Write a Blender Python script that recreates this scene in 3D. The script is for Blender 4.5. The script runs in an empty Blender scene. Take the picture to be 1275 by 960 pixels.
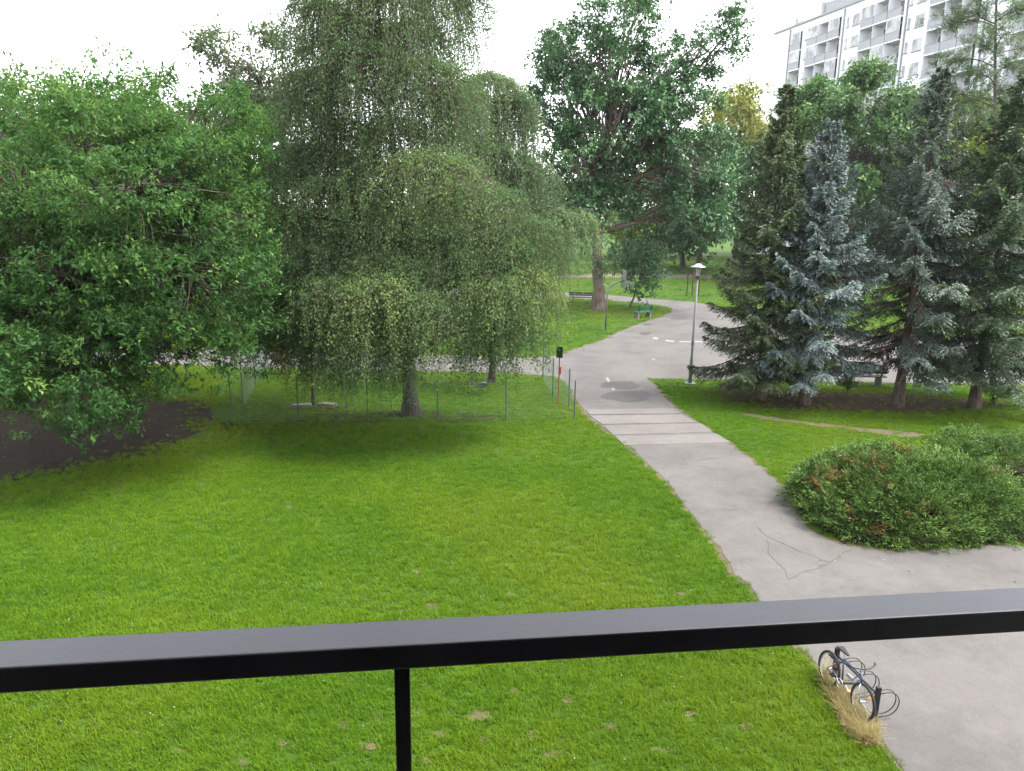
import bpy, math, random
import numpy as np
from mathutils import Vector, Matrix

R = math.radians
rng = np.random.default_rng(7)
random.seed(7)
sc = bpy.context.scene
col = sc.collection

# ------------------------------------------------------------------ camera
CAM_H = 7.0
F_PX = 940.0                       # focal length in pixels of a 1275 x 960 frame
PITCH, ROLL = R(13.3), R(0.9)
_f = Vector((0, math.cos(PITCH), -math.sin(PITCH)))
_u0 = Vector((0, math.sin(PITCH), math.cos(PITCH)))
_r = Vector((1, 0, 0)) * math.cos(ROLL) + _u0 * math.sin(ROLL)
_u = Vector((-1, 0, 0)) * math.sin(ROLL) + _u0 * math.cos(ROLL)
cam_d = bpy.data.cameras.new('camera')
cam_d.sensor_width = 36.0
cam_d.lens = F_PX / 1275 * 36.0
cam_d.clip_start = 0.05
cam_d.clip_end = 3000
cam = bpy.data.objects.new('camera', cam_d)
col.objects.link(cam)
m = Matrix((_r, _u, -_f)).transposed().to_4x4()
m.translation = (0, 0, CAM_H)
cam.matrix_world = m
sc.camera = cam

# ------------------------------------------------------------------ sky, sun, exposure
SUN_EL, SUN_AZ = R(60), R(95)      # high on the right, veiled by cloud
w = bpy.data.worlds.new('World'); sc.world = w; w.use_nodes = True
nt = w.node_tree; nt.nodes.clear()
sky = nt.nodes.new('ShaderNodeTexSky'); sky.sky_type = 'NISHITA'; sky.sun_disc = False
sky.sun_elevation = SUN_EL; sky.sun_rotation = SUN_AZ
sky.air_density = 1.0; sky.dust_density = 0.6; sky.ozone_density = 1.0
hs = nt.nodes.new('ShaderNodeHueSaturation'); hs.inputs['Saturation'].default_value = 0.16
bg = nt.nodes.new('ShaderNodeBackground'); bg.inputs['Strength'].default_value = 0.15
wo = nt.nodes.new('ShaderNodeOutputWorld')
nt.links.new(sky.outputs[0], hs.inputs['Color'])
nt.links.new(hs.outputs[0], bg.inputs[0]); nt.links.new(bg.outputs[0], wo.inputs[0])
sd = bpy.data.lights.new('sun', 'SUN'); sd.energy = 1.5; sd.angle = R(24); sd.color = (1.0, 0.96, 0.9)
so = bpy.data.objects.new('sun', sd); col.objects.link(so)
_d = Vector((math.sin(SUN_AZ) * math.cos(SUN_EL), math.cos(SUN_AZ) * math.cos(SUN_EL), math.sin(SUN_EL)))
so.rotation_euler = _d.to_track_quat('Z', 'Y').to_euler()
vs = sc.view_settings
vs.view_transform = 'Standard'; vs.look = 'None'; vs.gamma = 1; vs.use_curve_mapping = False
vs.exposure = 2.5
cy = sc.cycles
cy.max_bounces = 6; cy.diffuse_bounces = 3; cy.glossy_bounces = 2; cy.transmission_bounces = 3
cy.transparent_max_bounces = 6; cy.volume_bounces = 0
cy.caustics_reflective = False; cy.caustics_refractive = False
cy.use_denoising = True

# ------------------------------------------------------------------ projection helpers
def ray(px, py):
    return (_f * F_PX + _r * (px - 637.5) - _u * (py - 480.0))
def at(px, py, z=0.0):
    """world point at height z that the photograph shows at (px, py)"""
    d = ray(px, py); t = (z - CAM_H) / d.z
    return Vector((d.x * t, d.y * t, z))
def deep(px, py, Y):
    d = ray(px, py); t = Y / d.y
    return Vector((d.x * t, Y, CAM_H + d.z * t))
def project(P):
    d = np.asarray(P) - np.array([0, 0, CAM_H]); z = d @ np.array(_f)
    return 637.5 + F_PX*(d @ np.array(_r))/z, 480 - F_PX*(d @ np.array(_u))/z
def scale_at(Y):
    return Y / F_PX

# ------------------------------------------------------------------ mesh helpers
def mesh_np(name, verts, faces, tint=None, smooth=False):
    me = bpy.data.meshes.new(name)
    verts = np.ascontiguousarray(verts, dtype=np.float32); faces = np.ascontiguousarray(faces, dtype=np.int32)
    k = faces.shape[1]
    me.vertices.add(len(verts)); me.vertices.foreach_set('co', verts.ravel())
    me.loops.add(faces.size); me.loops.foreach_set('vertex_index', faces.ravel())
    me.polygons.add(len(faces)); me.polygons.foreach_set('loop_start', np.arange(0, faces.size, k, dtype=np.int32))
    if smooth: me.polygons.foreach_set('use_smooth', np.ones(len(faces), dtype=bool))
    me.update(calc_edges=True)
    if tint is not None:
        a = me.attributes.new('tint', 'FLOAT', 'FACE'); a.data.foreach_set('value', np.ascontiguousarray(tint, dtype=np.float32))
    return me
def obj(name, me, mat, parent=None, kind=None):
    o = bpy.data.objects.new(name, me); col.objects.link(o)
    if mat is not None and not me.materials: me.materials.append(mat)
    if parent is not None: o.parent = parent
    if kind: o['kind'] = kind
    return o
def tag(o, label, cat, group=None):
    o['label'] = label; o['category'] = cat
    if group: o['group'] = group
    return o
def thing(name, label, cat, loc=(0, 0, 0), rz=0.0, group=None):
    o = bpy.data.objects.new(name, None); col.objects.link(o)
    o.location = loc; o.rotation_euler = (0, 0, rz); o.empty_display_size = 0.2
    return tag(o, label, cat, group)
def struct(o, label=None):
    o['kind'] = 'structure'
    if label: o['label'] = label
    return o
def copy_tree(o, parent=None):
    c = o.copy(); col.objects.link(c); c.parent = parent
    for ch in o.children: copy_tree(ch, c)
    return c

class MB:
    """collects boxes, bars and tubes for one part"""
    def __init__(s): s.v = []; s.f = []
    def box(s, lo, hi):
        x0, y0, z0 = lo; x1, y1, z1 = hi; b = len(s.v)
        s.v += [(x0,y0,z0),(x1,y0,z0),(x1,y1,z0),(x0,y1,z0),(x0,y0,z1),(x1,y0,z1),(x1,y1,z1),(x0,y1,z1)]
        s.f += [tuple(b+i for i in q) for q in ((3,2,1,0),(4,5,6,7),(0,1,5,4),(1,2,6,5),(2,3,7,6),(3,0,4,7))]
        return s
    def hexa(s, bot, top):
        b = len(s.v); s.v += [tuple(p) for p in bot] + [tuple(p) for p in top]
        s.f += [tuple(b+i for i in q) for q in ((3,2,1,0),(4,5,6,7),(0,1,5,4),(1,2,6,5),(2,3,7,6),(3,0,4,7))]
        return s
    def bar(s, a, b_, wx, wz):
        a = Vector(a); b_ = Vector(b_); t = (b_ - a).normalized()
        r = t.cross(Vector((0,0,1)))
        if r.length < 1e-3: r = Vector((1,0,0))
        r.normalize(); u = r.cross(t).normalized(); r *= wx/2; u *= wz/2
        return s.hexa([a-r-u, a+r-u, b_+r-u, b_-r-u], [a-r+u, a+r+u, b_+r+u, b_-r+u])
    def tube(s, pts, rad, n=8, cap=True):
        pts = [Vector(p) for p in pts]
        if not hasattr(rad, '__len__'): rad = [rad]*len(pts)
        base = len(s.v); ref = None
        for i, p in enumerate(pts):
            t = (pts[min(i+1,len(pts)-1)] - pts[max(i-1,0)]).normalized()
            if ref is None:
                ref = t.orthogonal().normalized()
            ref = (ref - t*ref.dot(t)).normalized(); v2 = t.cross(ref)
            for k in range(n):
                a = 2*math.pi*k/n; s.v.append(tuple(p + (ref*math.cos(a)+v2*math.sin(a))*rad[i]))
        for i in range(len(pts)-1):
            for k in range(n):
                k2 = (k+1)%n; s.f.append((base+i*n+k, base+i*n+k2, base+(i+1)*n+k2, base+(i+1)*n+k))
        if cap:
            s.f.append(tuple(base+k for k in reversed(range(n))))
            s.f.append(tuple(base+(len(pts)-1)*n+k for k in range(n)))
        return s
    def lathe(s, prof, n=20, c=(0,0,0)):
        base = len(s.v)
        for r_, z in prof:
            for k in range(n):
                a = 2*math.pi*k/n; s.v.append((c[0]+r_*math.cos(a), c[1]+r_*math.sin(a), c[2]+z))
        for i in range(len(prof)-1):
            for k in range(n):
                k2=(k+1)%n; s.f.append((base+i*n+k, base+i*n+k2, base+(i+1)*n+k2, base+(i+1)*n+k))
        return s
    def torus(s, c, axis_u, axis_v, R_, r_, n=28, m_=6):
        c=Vector(c); u=Vector(axis_u).normalized(); v=Vector(axis_v).normalized(); wv=u.cross(v)
        base=len(s.v)
        for i in range(n):
            a=2*math.pi*i/n; d=u*math.cos(a)+v*math.sin(a)
            for k in range(m_):
                b=2*math.pi*k/m_; s.v.append(tuple(c+d*(R_+r_*math.cos(b))+wv*(r_*math.sin(b))))
        for i in range(n):
            for k in range(m_):
                s.f.append((base+i*m_+k, base+((i+1)%n)*m_+k, base+((i+1)%n)*m_+(k+1)%m_, base+i*m_+(k+1)%m_))
        return s
    def build(s, name, mat, parent=None, smooth=False, kind=None):
        me = bpy.data.meshes.new(name); me.from_pydata(s.v, [], s.f)
        if smooth:
            me.polygons.foreach_set('use_smooth', np.ones(len(me.polygons), dtype=bool))
        me.update()
        return obj(name, me, mat, parent, kind)

def nrm(a):
    return a / np.maximum(np.linalg.norm(a, axis=-1, keepdims=True), 1e-9)
def np_tubes(pts, rad, S=4):
    """pts (N,K,3), rad (N,K) -> verts, quads"""
    N, K, _ = pts.shape
    t = nrm(np.gradient(pts, axis=1))
    ref = np.zeros_like(t); ref[..., 0] = 1.0
    par = np.abs(t[..., 0]) > 0.9
    ref[par] = (0, 1, 0)
    u = nrm(np.cross(t, ref)); v = np.cross(t, u)
    ang = np.arange(S) * 2 * math.pi / S
    V = pts[:, :, None, :] + rad[:, :, None, None] * (np.cos(ang)[None, None, :, None] * u[:, :, None, :] + np.sin(ang)[None, None, :, None] * v[:, :, None, :])
    idx = np.arange(N * K * S).reshape(N, K, S)
    a = idx[:, :-1, :]; b = np.roll(idx, -1, axis=2)[:, :-1, :]; c = np.roll(idx, -1, axis=2)[:, 1:, :]; d = idx[:, 1:, :]
    F = np.stack([a, b, c, d], axis=-1).reshape(-1, 4)
    return V.reshape(-1, 3), F
def join_np(parts):
    vs_, fs_, o = [], [], 0
    for v, f in parts:
        vs_.append(v); fs_.append(f + o); o += len(v)
    return np.concatenate(vs_), np.concatenate(fs_)
def np_leaves(c, axis, normal, L, W, fold=0.18):
    """kite shaped leaves: base, left, tip, right"""
    axis = nrm(axis); side = nrm(np.cross(normal, axis)); nn = np.cross(axis, side)
    L = L[:, None]; W = W[:, None]
    base = c; tip = c + axis * L - nn * L * 0.12
    mid = c + axis * L * 0.45 + nn * W * fold
    l = mid - side * W * 0.5; r = mid + side * W * 0.5
    V = np.stack([base, r, tip, l], axis=1).reshape(-1, 3)
    F = np.arange(len(c) * 4).reshape(-1, 4)
    return V, F
def rand_dir(n):
    return nrm(rng.normal(size=(n, 3)))
def curve_pts(a, b, K=6, bow=0.1, up=0.0):
    """curved polylines between arrays of points a and b (N,3)"""
    t = np.linspace(0, 1, K)[None, :, None]
    L = np.linalg.norm(b - a, axis=1)[:, None, None]
    off = rng.normal(size=(len(a), 1, 3)) * L * bow
    off[..., 2] += L[..., 0] * up
    return a[:, None, :] * (1 - t) + b[:, None, :] * t + off * (4 * t * (1 - t)) * 0.5

# ------------------------------------------------------------------ materials
def new_mat(name):
    mt = bpy.data.materials.new(name); mt.use_nodes = True
    n = mt.node_tree; n.nodes.clear()
    out = n.nodes.new('ShaderNodeOutputMaterial'); p = n.nodes.new('ShaderNodeBsdfPrincipled')
    n.links.new(p.outputs[0], out.inputs[0])
    return mt, n, p, out
def ramp(n, stops, src=None):
    r_ = n.nodes.new('ShaderNodeValToRGB'); e = r_.color_ramp.elements
    while len(e) < len(stops): e.new(0.5)
    for el, (pos, c) in zip(e, stops):
        el.position = pos; el.color = (*c, 1) if len(c) == 3 else c
    if src is not None: n.links.new(src, r_.inputs[0])
    return r_
def noise(n, scale, detail=4, rough=0.55, vec=None, dist=0.0):
    t = n.nodes.new('ShaderNodeTexNoise'); t.inputs['Scale'].default_value = scale
    t.inputs['Detail'].default_value = detail; t.inputs['Roughness'].default_value = rough
    t.inputs['Distortion'].default_value = dist
    if vec is not None: n.links.new(vec, t.inputs['Vector'])
    return t
def pos(n):
    return n.nodes.new('ShaderNodeNewGeometry').outputs['Position']
def mixc(n, fac, a, b, mode='MIX'):
    x = n.nodes.new('ShaderNodeMix'); x.data_type = 'RGBA'; x.blend_type = mode
    for sock, val in ((x.inputs[0], fac), (x.inputs[6], a), (x.inputs[7], b)):
        if hasattr(val, 'is_output'): n.links.new(val, sock)
        elif isinstance(val, (int, float)): sock.default_value = val
        else: sock.default_value = (*val, 1)
    return x.outputs[2]
def mathn(n, op, a, b=None):
    x = n.nodes.new('ShaderNodeMath'); x.operation = op
    for i, val in enumerate((a, b)):
        if val is None: continue
        if hasattr(val, 'is_output'): n.links.new(val, x.inputs[i])
        else: x.inputs[i].default_value = val
    return x.outputs[0]
def bump(n, p, h, strength=0.3, dist=0.02):
    b = n.nodes.new('ShaderNodeBump'); b.inputs['Strength'].default_value = strength; b.inputs['Distance'].default_value = dist
    n.links.new(h, b.inputs['Height']); n.links.new(b.outputs[0], p.inputs['Normal'])

def plain(name, c, rough=0.6, metal=0.0, var=0.25, scale=8.0, spec=0.4):
    mt, n, p, o = new_mat(name)
    t = noise(n, scale, 5, 0.6, pos(n))
    r_ = ramp(n, [(0.3, tuple(x*(1-var) for x in c)), (0.7, tuple(min(1, x*(1+var)) for x in c))], t.outputs[0])
    n.links.new(r_.outputs[0], p.inputs['Base Color'])
    p.inputs['Roughness'].default_value = rough; p.inputs['Metallic'].default_value = metal
    p.inputs['Specular IOR Level'].default_value = spec
    return mt
def leafmat(name, stops, trans=0.3, rough=0.45, spec=0.3, hue=0.0):
    mt, n, p, o = new_mat(name)
    a = n.nodes.new('ShaderNodeAttribute'); a.attribute_name = 'tint'
    r_ = ramp(n, stops, a.outputs['Fac'])
    n.links.new(r_.outputs[0], p.inputs['Base Color'])
    p.inputs['Roughness'].default_value = rough; p.inputs['Specular IOR Level'].default_value = spec
    tr = n.nodes.new('ShaderNodeBsdfTranslucent')
    n.links.new(mixc(n, 0.2, r_.outputs[0], (0.22, 0.36, 0.05)), tr.inputs[0])
    mx = n.nodes.new('ShaderNodeMixShader'); mx.inputs[0].default_value = trans
    n.links.new(p.outputs[0], mx.inputs[1]); n.links.new(tr.outputs[0], mx.inputs[2]); n.links.new(mx.outputs[0], o.inputs[0])
    return mt
def barkmat(name, c0, c1, sx=6.0):
    mt, n, p, o = new_mat(name)
    mp = n.nodes.new('ShaderNodeMapping'); mp.inputs['Scale'].default_value = (sx, sx, sx*0.22); n.links.new(pos(n), mp.inputs[0])
    t = noise(n, 1.6, 6, 0.7, mp.outputs[0])
    r_ = ramp(n, [(0.35, c0), (0.65, c1)], t.outputs[0]); n.links.new(r_.outputs[0], p.inputs['Base Color'])
    p.inputs['Roughness'].default_value = 0.9; p.inputs['Specular IOR Level'].default_value = 0.15
    bump(n, p, t.outputs[0], 0.8, 0.05)
    return mt
M = {}
def mk_ground():
    mt, n, p, o = new_mat('lawn_ground')
    P = pos(n)
    a = noise(n, 0.35, 4, 0.6, P); b = noise(n, 9.0, 5, 0.7, P)
    g = ramp(n, [(0.3, (0.026, 0.066, 0.006)), (0.7, (0.045, 0.092, 0.009))], a.outputs[0])
    d = ramp(n, [(0.45, (0, 0, 0)), (0.75, (1, 1, 1))], b.outputs[0])
    n.links.new(mixc(n, d.outputs[0], g.outputs[0], (0.05, 0.065, 0.016)), p.inputs['Base Color'])
    p.inputs['Roughness'].default_value = 0.95; p.inputs['Specular IOR Level'].default_value = 0.1
    bump(n, p, b.outputs[0], 0.6, 0.04)
    return mt
def mk_grass(name, c_dark, c_mid, c_light, yellow):
    mt, n, p, o = new_mat(name)
    P = pos(n); oi = n.nodes.new('ShaderNodeObjectInfo')
    a = noise(n, 0.22, 4, 0.6, P); b = noise(n, 1.3, 3, 0.6, P)
    f = mathn(n, 'ADD', mathn(n, 'MULTIPLY', a.outputs[0], 0.74), mathn(n, 'MULTIPLY', b.outputs[0], 0.26))
    f = mathn(n, 'ADD', mathn(n, 'MULTIPLY', f, 0.74), mathn(n, 'MULTIPLY', oi.outputs['Random'], 0.26))
    r_ = ramp(n, [(0.3, c_dark), (0.5, c_mid), (0.68, c_light)], f)
    y = noise(n, 0.11, 3, 0.5, P); yr = ramp(n, [(0.46, (0, 0, 0)), (0.66, (1, 1, 1))], y.outputs[0])
    cc = mixc(n, mathn(n, 'MULTIPLY', yr.outputs[0], 0.6), r_.outputs[0], yellow)
    n.links.new(cc, p.inputs['Base Color']); p.inputs['Roughness'].default_value = 0.5
    p.inputs['Specular IOR Level'].default_value = 0.1
    tr = n.nodes.new('ShaderNodeBsdfTranslucent'); n.links.new(cc, tr.inputs[0])
    mx = n.nodes.new('ShaderNodeMixShader'); mx.inputs[0].default_value = 0.42
    n.links.new(p.outputs[0], mx.inputs[1]); n.links.new(tr.outputs[0], mx.inputs[2]); n.links.new(mx.outputs[0], o.inputs[0])
    return mt
def mk_asphalt(name, c0, c1, cracks=True, rough=0.85):
    mt, n, p, o = new_mat(name)
    P = pos(n)
    big = noise(n, 0.45, 6, 0.65, P); fine = noise(n, 45.0, 3, 0.7, P); mid = noise(n, 3.2, 6, 0.7, P)
    base = ramp(n, [(0.25, c0), (0.58, c1)], big.outputs[0])
    sp = ramp(n, [(0.3, (0.82,)*3), (0.7, (1.12,)*3)], fine.outputs[0])
    c = mixc(n, 1.0, base.outputs[0], sp.outputs[0], 'MULTIPLY')
    st = ramp(n, [(0.3, (0.9, 0.895, 0.89)), (0.6, (1.03, 1.03, 1.03))], mid.outputs[0])
    c = mixc(n, 1.0, c, st.outputs[0], 'MULTIPLY')
    if cracks:
        wob = noise(n, 1.1, 5, 0.65, P)
        vm = n.nodes.new('ShaderNodeVectorMath'); vm.operation = 'ADD'; n.links.new(P, vm.inputs[0])
        sc_ = n.nodes.new('ShaderNodeVectorMath'); sc_.operation = 'SCALE'; sc_.inputs['Scale'].default_value = 2.2
        n.links.new(wob.outputs['Color'], sc_.inputs[0]); n.links.new(sc_.outputs[0], vm.inputs[1])
        v = n.nodes.new('ShaderNodeTexVoronoi'); v.feature = 'DISTANCE_TO_EDGE'; v.inputs['Scale'].default_value = 0.33
        n.links.new(vm.outputs[0], v.inputs['Vector'])
        cr = ramp(n, [(0.0, (1, 1, 1)), (0.007, (0, 0, 0))], v.outputs[0])
        msk = ramp(n, [(0.45, (0, 0, 0)), (0.6, (0.75,)*3)], noise(n, 0.25, 3, 0.5, P).outputs[0])
        c = mixc(n, mathn(n, 'MULTIPLY', cr.outputs[0], msk.outputs[0]), c, (0.07, 0.065, 0.06))
    n.links.new(c, p.inputs['Base Color']); p.inputs['Roughness'].default_value = rough
    p.inputs['Specular IOR Level'].default_value = 0.3
    bump(n, p, fine.outputs[0], 0.35, 0.006)
    return mt
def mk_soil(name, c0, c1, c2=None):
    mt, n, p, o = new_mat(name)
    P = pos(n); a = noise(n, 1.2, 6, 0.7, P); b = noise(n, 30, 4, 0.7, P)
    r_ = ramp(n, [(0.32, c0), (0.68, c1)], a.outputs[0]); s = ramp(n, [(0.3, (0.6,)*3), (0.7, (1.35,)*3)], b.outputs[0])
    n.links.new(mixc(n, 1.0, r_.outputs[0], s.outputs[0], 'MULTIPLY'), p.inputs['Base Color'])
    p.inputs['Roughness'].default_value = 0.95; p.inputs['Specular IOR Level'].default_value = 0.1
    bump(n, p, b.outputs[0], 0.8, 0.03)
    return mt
M['ground'] = mk_ground()
M['grass'] = mk_grass('grass_blades', (0.060, 0.148, 0.006), (0.103, 0.206, 0.008), (0.153, 0.252, 0.013), (0.195, 0.240, 0.014))
M['rough_grass'] = mk_grass('rough_grass_blades', (0.05, 0.13, 0.015), (0.10, 0.21, 0.02), (0.17, 0.28, 0.03), (0.24, 0.27, 0.05))
M['dry'] = mk_grass('dry_grass_blades', (0.26, 0.20, 0.09), (0.38, 0.30, 0.15), (0.5, 0.41, 0.23), (0.34, 0.32, 0.12))
M['asphalt'] = mk_asphalt('worn_asphalt', (0.069, 0.0635, 0.0605), (0.112, 0.1035, 0.098))
M['slab'] = mk_asphalt('concrete_slab', (0.10, 0.091, 0.085), (0.14, 0.129, 0.121), False)
M['patch'] = mk_asphalt('damp_asphalt', (0.045, 0.04, 0.038), (0.07, 0.064, 0.06), False, 0.6)
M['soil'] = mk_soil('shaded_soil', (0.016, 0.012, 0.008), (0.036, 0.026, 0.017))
M['needles'] = mk_soil('needle_litter', (0.045, 0.028, 0.02), (0.085, 0.053, 0.036))
M['trail'] = mk_soil('trodden_soil', (0.08, 0.064, 0.04), (0.135, 0.11, 0.075))
M['spot'] = mk_soil('worn_lawn_soil', (0.075, 0.068, 0.03), (0.12, 0.105, 0.055))
M['farpath'] = mk_soil('sandy_path', (0.13, 0.11, 0.08), (0.18, 0.155, 0.12))
M['paint'] = plain('white_paint', (0.2, 0.2, 0.195), 0.7, var=0.15, scale=12)

M['bark'] = barkmat('grey_brown_bark', (0.035, 0.028, 0.022), (0.12, 0.10, 0.08))
M['oakbark'] = barkmat('oak_bark', (0.06, 0.045, 0.035), (0.19, 0.15, 0.12))
M['birchbark'] = barkmat('birch_bark', (0.018, 0.014, 0.012), (0.085, 0.072, 0.06), 5)
M['twig'] = plain('dark_twigs', (0.055, 0.036, 0.026), 0.85)
M['deadtwig'] = plain('dead_spruce_twigs', (0.085, 0.05, 0.038), 0.9)
M['sprucebark'] = barkmat('spruce_bark', (0.04, 0.028, 0.022), (0.13, 0.095, 0.075))
M['l_left'] = leafmat('broad_leaves', [(0, (0.024, 0.068, 0.02)), (0.5, (0.05, 0.125, 0.032)), (0.8, (0.098, 0.195, 0.045)), (1, (0.18, 0.275, 0.065))], 0.36, 0.6, 0.14)
M['l_back'] = leafmat('pale_leaves', [(0, (0.05, 0.10, 0.02)), (0.6, (0.11, 0.19, 0.035)), (1, (0.21, 0.28, 0.06))], 0.3)
M['l_grey'] = leafmat('grey_leaves', [(0, (0.05, 0.075, 0.04)), (0.6, (0.095, 0.13, 0.065)), (1, (0.18, 0.215, 0.11))], 0.25)
M['l_birch'] = leafmat('birch_leaves', [(0, (0.042, 0.086, 0.036)), (0.5, (0.086, 0.152, 0.06)), (0.85, (0.148, 0.222, 0.072)), (1, (0.22, 0.27, 0.085))], 0.42, 0.65, 0.12)
M['l_birch2'] = leafmat('birch_leaves_grey', [(0, (0.054, 0.094, 0.048)), (0.5, (0.10, 0.162, 0.08)), (1, (0.195, 0.26, 0.12))], 0.42, 0.65, 0.12)
M['l_oak'] = leafmat('oak_leaves', [(0, (0.025, 0.075, 0.028)), (0.55, (0.055, 0.135, 0.05)), (1, (0.14, 0.25, 0.10))], 0.22, 0.38, 0.45)
M['l_gold'] = leafmat('golden_leaves', [(0, (0.17, 0.19, 0.04)), (0.6, (0.26, 0.27, 0.06)), (1, (0.36, 0.35, 0.09))], 0.3)
M['l_lime'] = leafmat('lime_leaves', [(0, (0.08, 0.14, 0.015)), (0.6, (0.17, 0.26, 0.03)), (1, (0.30, 0.36, 0.05))], 0.3)
M['l_maple'] = leafmat('maple_leaves', [(0, (0.04, 0.10, 0.03)), (0.6, (0.085, 0.18, 0.05)), (1, (0.19, 0.30, 0.10))], 0.25)
M['l_pine'] = leafmat('pine_needles', [(0, (0.045, 0.085, 0.035)), (0.6, (0.09, 0.15, 0.06)), (1, (0.19, 0.24, 0.10))], 0.15)
M['n_green'] = leafmat('green_needles', [(0, (0.04, 0.065, 0.03)), (0.55, (0.088, 0.125, 0.055)), (1, (0.175, 0.22, 0.095))], 0.08)
M['n_blue'] = leafmat('blue_needles', [(0, (0.07, 0.10, 0.095)), (0.55, (0.155, 0.205, 0.195)), (1, (0.31, 0.375, 0.365))], 0.08)
M['n_greyblue'] = leafmat('grey_blue_needles', [(0, (0.05, 0.075, 0.058)), (0.55, (0.11, 0.15, 0.115)), (1, (0.22, 0.275, 0.22))], 0.08)
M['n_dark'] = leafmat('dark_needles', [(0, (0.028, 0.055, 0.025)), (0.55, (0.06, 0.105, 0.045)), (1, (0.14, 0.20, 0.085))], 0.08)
M['juniper'] = leafmat('juniper_sprays', [(0, (0.028, 0.07, 0.012)), (0.5, (0.075, 0.145, 0.025)), (0.9, (0.15, 0.235, 0.045)), (1, (0.23, 0.30, 0.07))], 0.1, 0.6, 0.2)
M['dead'] = leafmat('dead_sprays', [(0, (0.2, 0.075, 0.03)), (1, (0.36, 0.15, 0.065))], 0.1)
M['shrub'] = leafmat('shrub_leaves', [(0, (0.04, 0.09, 0.02)), (0.6, (0.09, 0.17, 0.03)), (1, (0.2, 0.28, 0.05))], 0.25)
M['litter'] = plain('fallen_leaf', (0.2, 0.17, 0.12), 0.8)

M['black'] = plain('black_metal_paint', (0.012, 0.013, 0.016), 0.42, var=0.2)
def mk_rail():
    mt, n, p, o = new_mat('weathered_black_paint')
    P = pos(n)
    a = noise(n, 10.0, 6, 0.7, P); b = noise(n, 90.0, 4, 0.7, P)
    mp = n.nodes.new('ShaderNodeMapping'); mp.inputs['Scale'].default_value = (2.5, 30, 30); n.links.new(P, mp.inputs[0])
    s = noise(n, 6.0, 5, 0.7, mp.outputs[0])
    r_ = ramp(n, [(0.35, (0.014, 0.015, 0.019)), (0.7, (0.028, 0.029, 0.035))], a.outputs[0])
    wear = ramp(n, [(0.66, (0, 0, 0)), (0.80, (1, 1, 1))], s.outputs[0])
    n.links.new(mixc(n, mathn(n, 'MULTIPLY', wear.outputs[0], 0.3), r_.outputs[0], (0.16, 0.16, 0.17)), p.inputs['Base Color'])
    rr = ramp(n, [(0.3, (0.36,)*3), (0.7, (0.52,)*3)], a.outputs[0]); n.links.new(rr.outputs[0], p.inputs['Roughness'])
    p.inputs['Specular IOR Level'].default_value = 0.4
    p.inputs['Coat Weight'].default_value = 0.12; p.inputs['Coat Roughness'].default_value = 0.3
    bump(n, p, b.outputs[0], 0.3, 0.002)
    return mt
M['rail'] = mk_rail()
M['steel'] = plain('galvanised_steel', (0.2, 0.205, 0.21), 0.5, 0.6, 0.2, 6)
M['lampgrey'] = plain('grey_lamp_paint', (0.15, 0.15, 0.155), 0.5, 0.2, 0.15, 5)
M['hood'] = plain('pale_lamp_hood', (0.34, 0.33, 0.34), 0.4, 0.1, 0.1)
M['greenmetal'] = plain('green_post_paint', (0.06, 0.09, 0.07), 0.6, var=0.3)
M['wire'] = plain('green_wire', (0.17, 0.24, 0.20), 0.6)
M['sign'] = plain('dark_green_board', (0.010, 0.028, 0.018), 0.4)
M['redpost'] = plain('faded_red_post', (0.26, 0.08, 0.075), 0.6)
M['benchwood'] = plain('dark_bench_wood', (0.028, 0.022, 0.022), 0.7)
M['benchgreen'] = plain('green_bench_wood', (0.02, 0.10, 0.065), 0.6)
M['concrete'] = plain('bench_concrete', (0.13, 0.12, 0.11), 0.9)
M['housewall'] = plain('grey_house_render', (0.16, 0.155, 0.15), 0.9)
M['stake'] = plain('stake_wood', (0.05, 0.035, 0.025), 0.85)
M['render'] = plain('white_render', (0.68, 0.69, 0.73), 0.85, var=0.06, scale=0.6)
M['parapet'] = plain('grey_parapet', (0.31, 0.31, 0.34), 0.8, var=0.06, scale=1.5)
M['innerwall'] = plain('cream_loggia_wall', (0.56, 0.53, 0.49), 0.85, var=0.1, scale=1.0)
M['roofedge'] = plain('roof_flashing', (0.26, 0.26, 0.29), 0.6)
M['pipe'] = plain('drain_pipe', (0.22, 0.22, 0.25), 0.6)
M['winframe'] = plain('window_frame', (0.5, 0.5, 0.51), 0.5, var=0.05)
def mk_glass():
    mt, n, p, o = new_mat('window_glass')
    t = noise(n, 0.7, 2, 0.5, pos(n))
    r_ = ramp(n, [(0.4, (0.05, 0.06, 0.07)), (0.6, (0.28, 0.28, 0.27))], t.outputs[0])
    n.links.new(r_.outputs[0], p.inputs['Base Color']); p.inputs['Roughness'].default_value = 0.08
    p.inputs['Specular IOR Level'].default_value = 0.8
    return mt
M['glass'] = mk_glass()
M['tyre'] = plain('bike_tyre', (0.02, 0.02, 0.022), 0.8)
M['bikeblue'] = plain('bike_frame_blue', (0.05, 0.07, 0.12), 0.4)
M['silver'] = plain('bike_silver', (0.55, 0.55, 0.57), 0.35, 0.7)
M['orange'] = plain('orange_reflector', (0.75, 0.28, 0.08), 0.4)
M['red'] = plain('red_parts', (0.45, 0.05, 0.05), 0.5)
M['lampglass'] = plain('lantern_glass', (0.55, 0.52, 0.5), 0.25)

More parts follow.
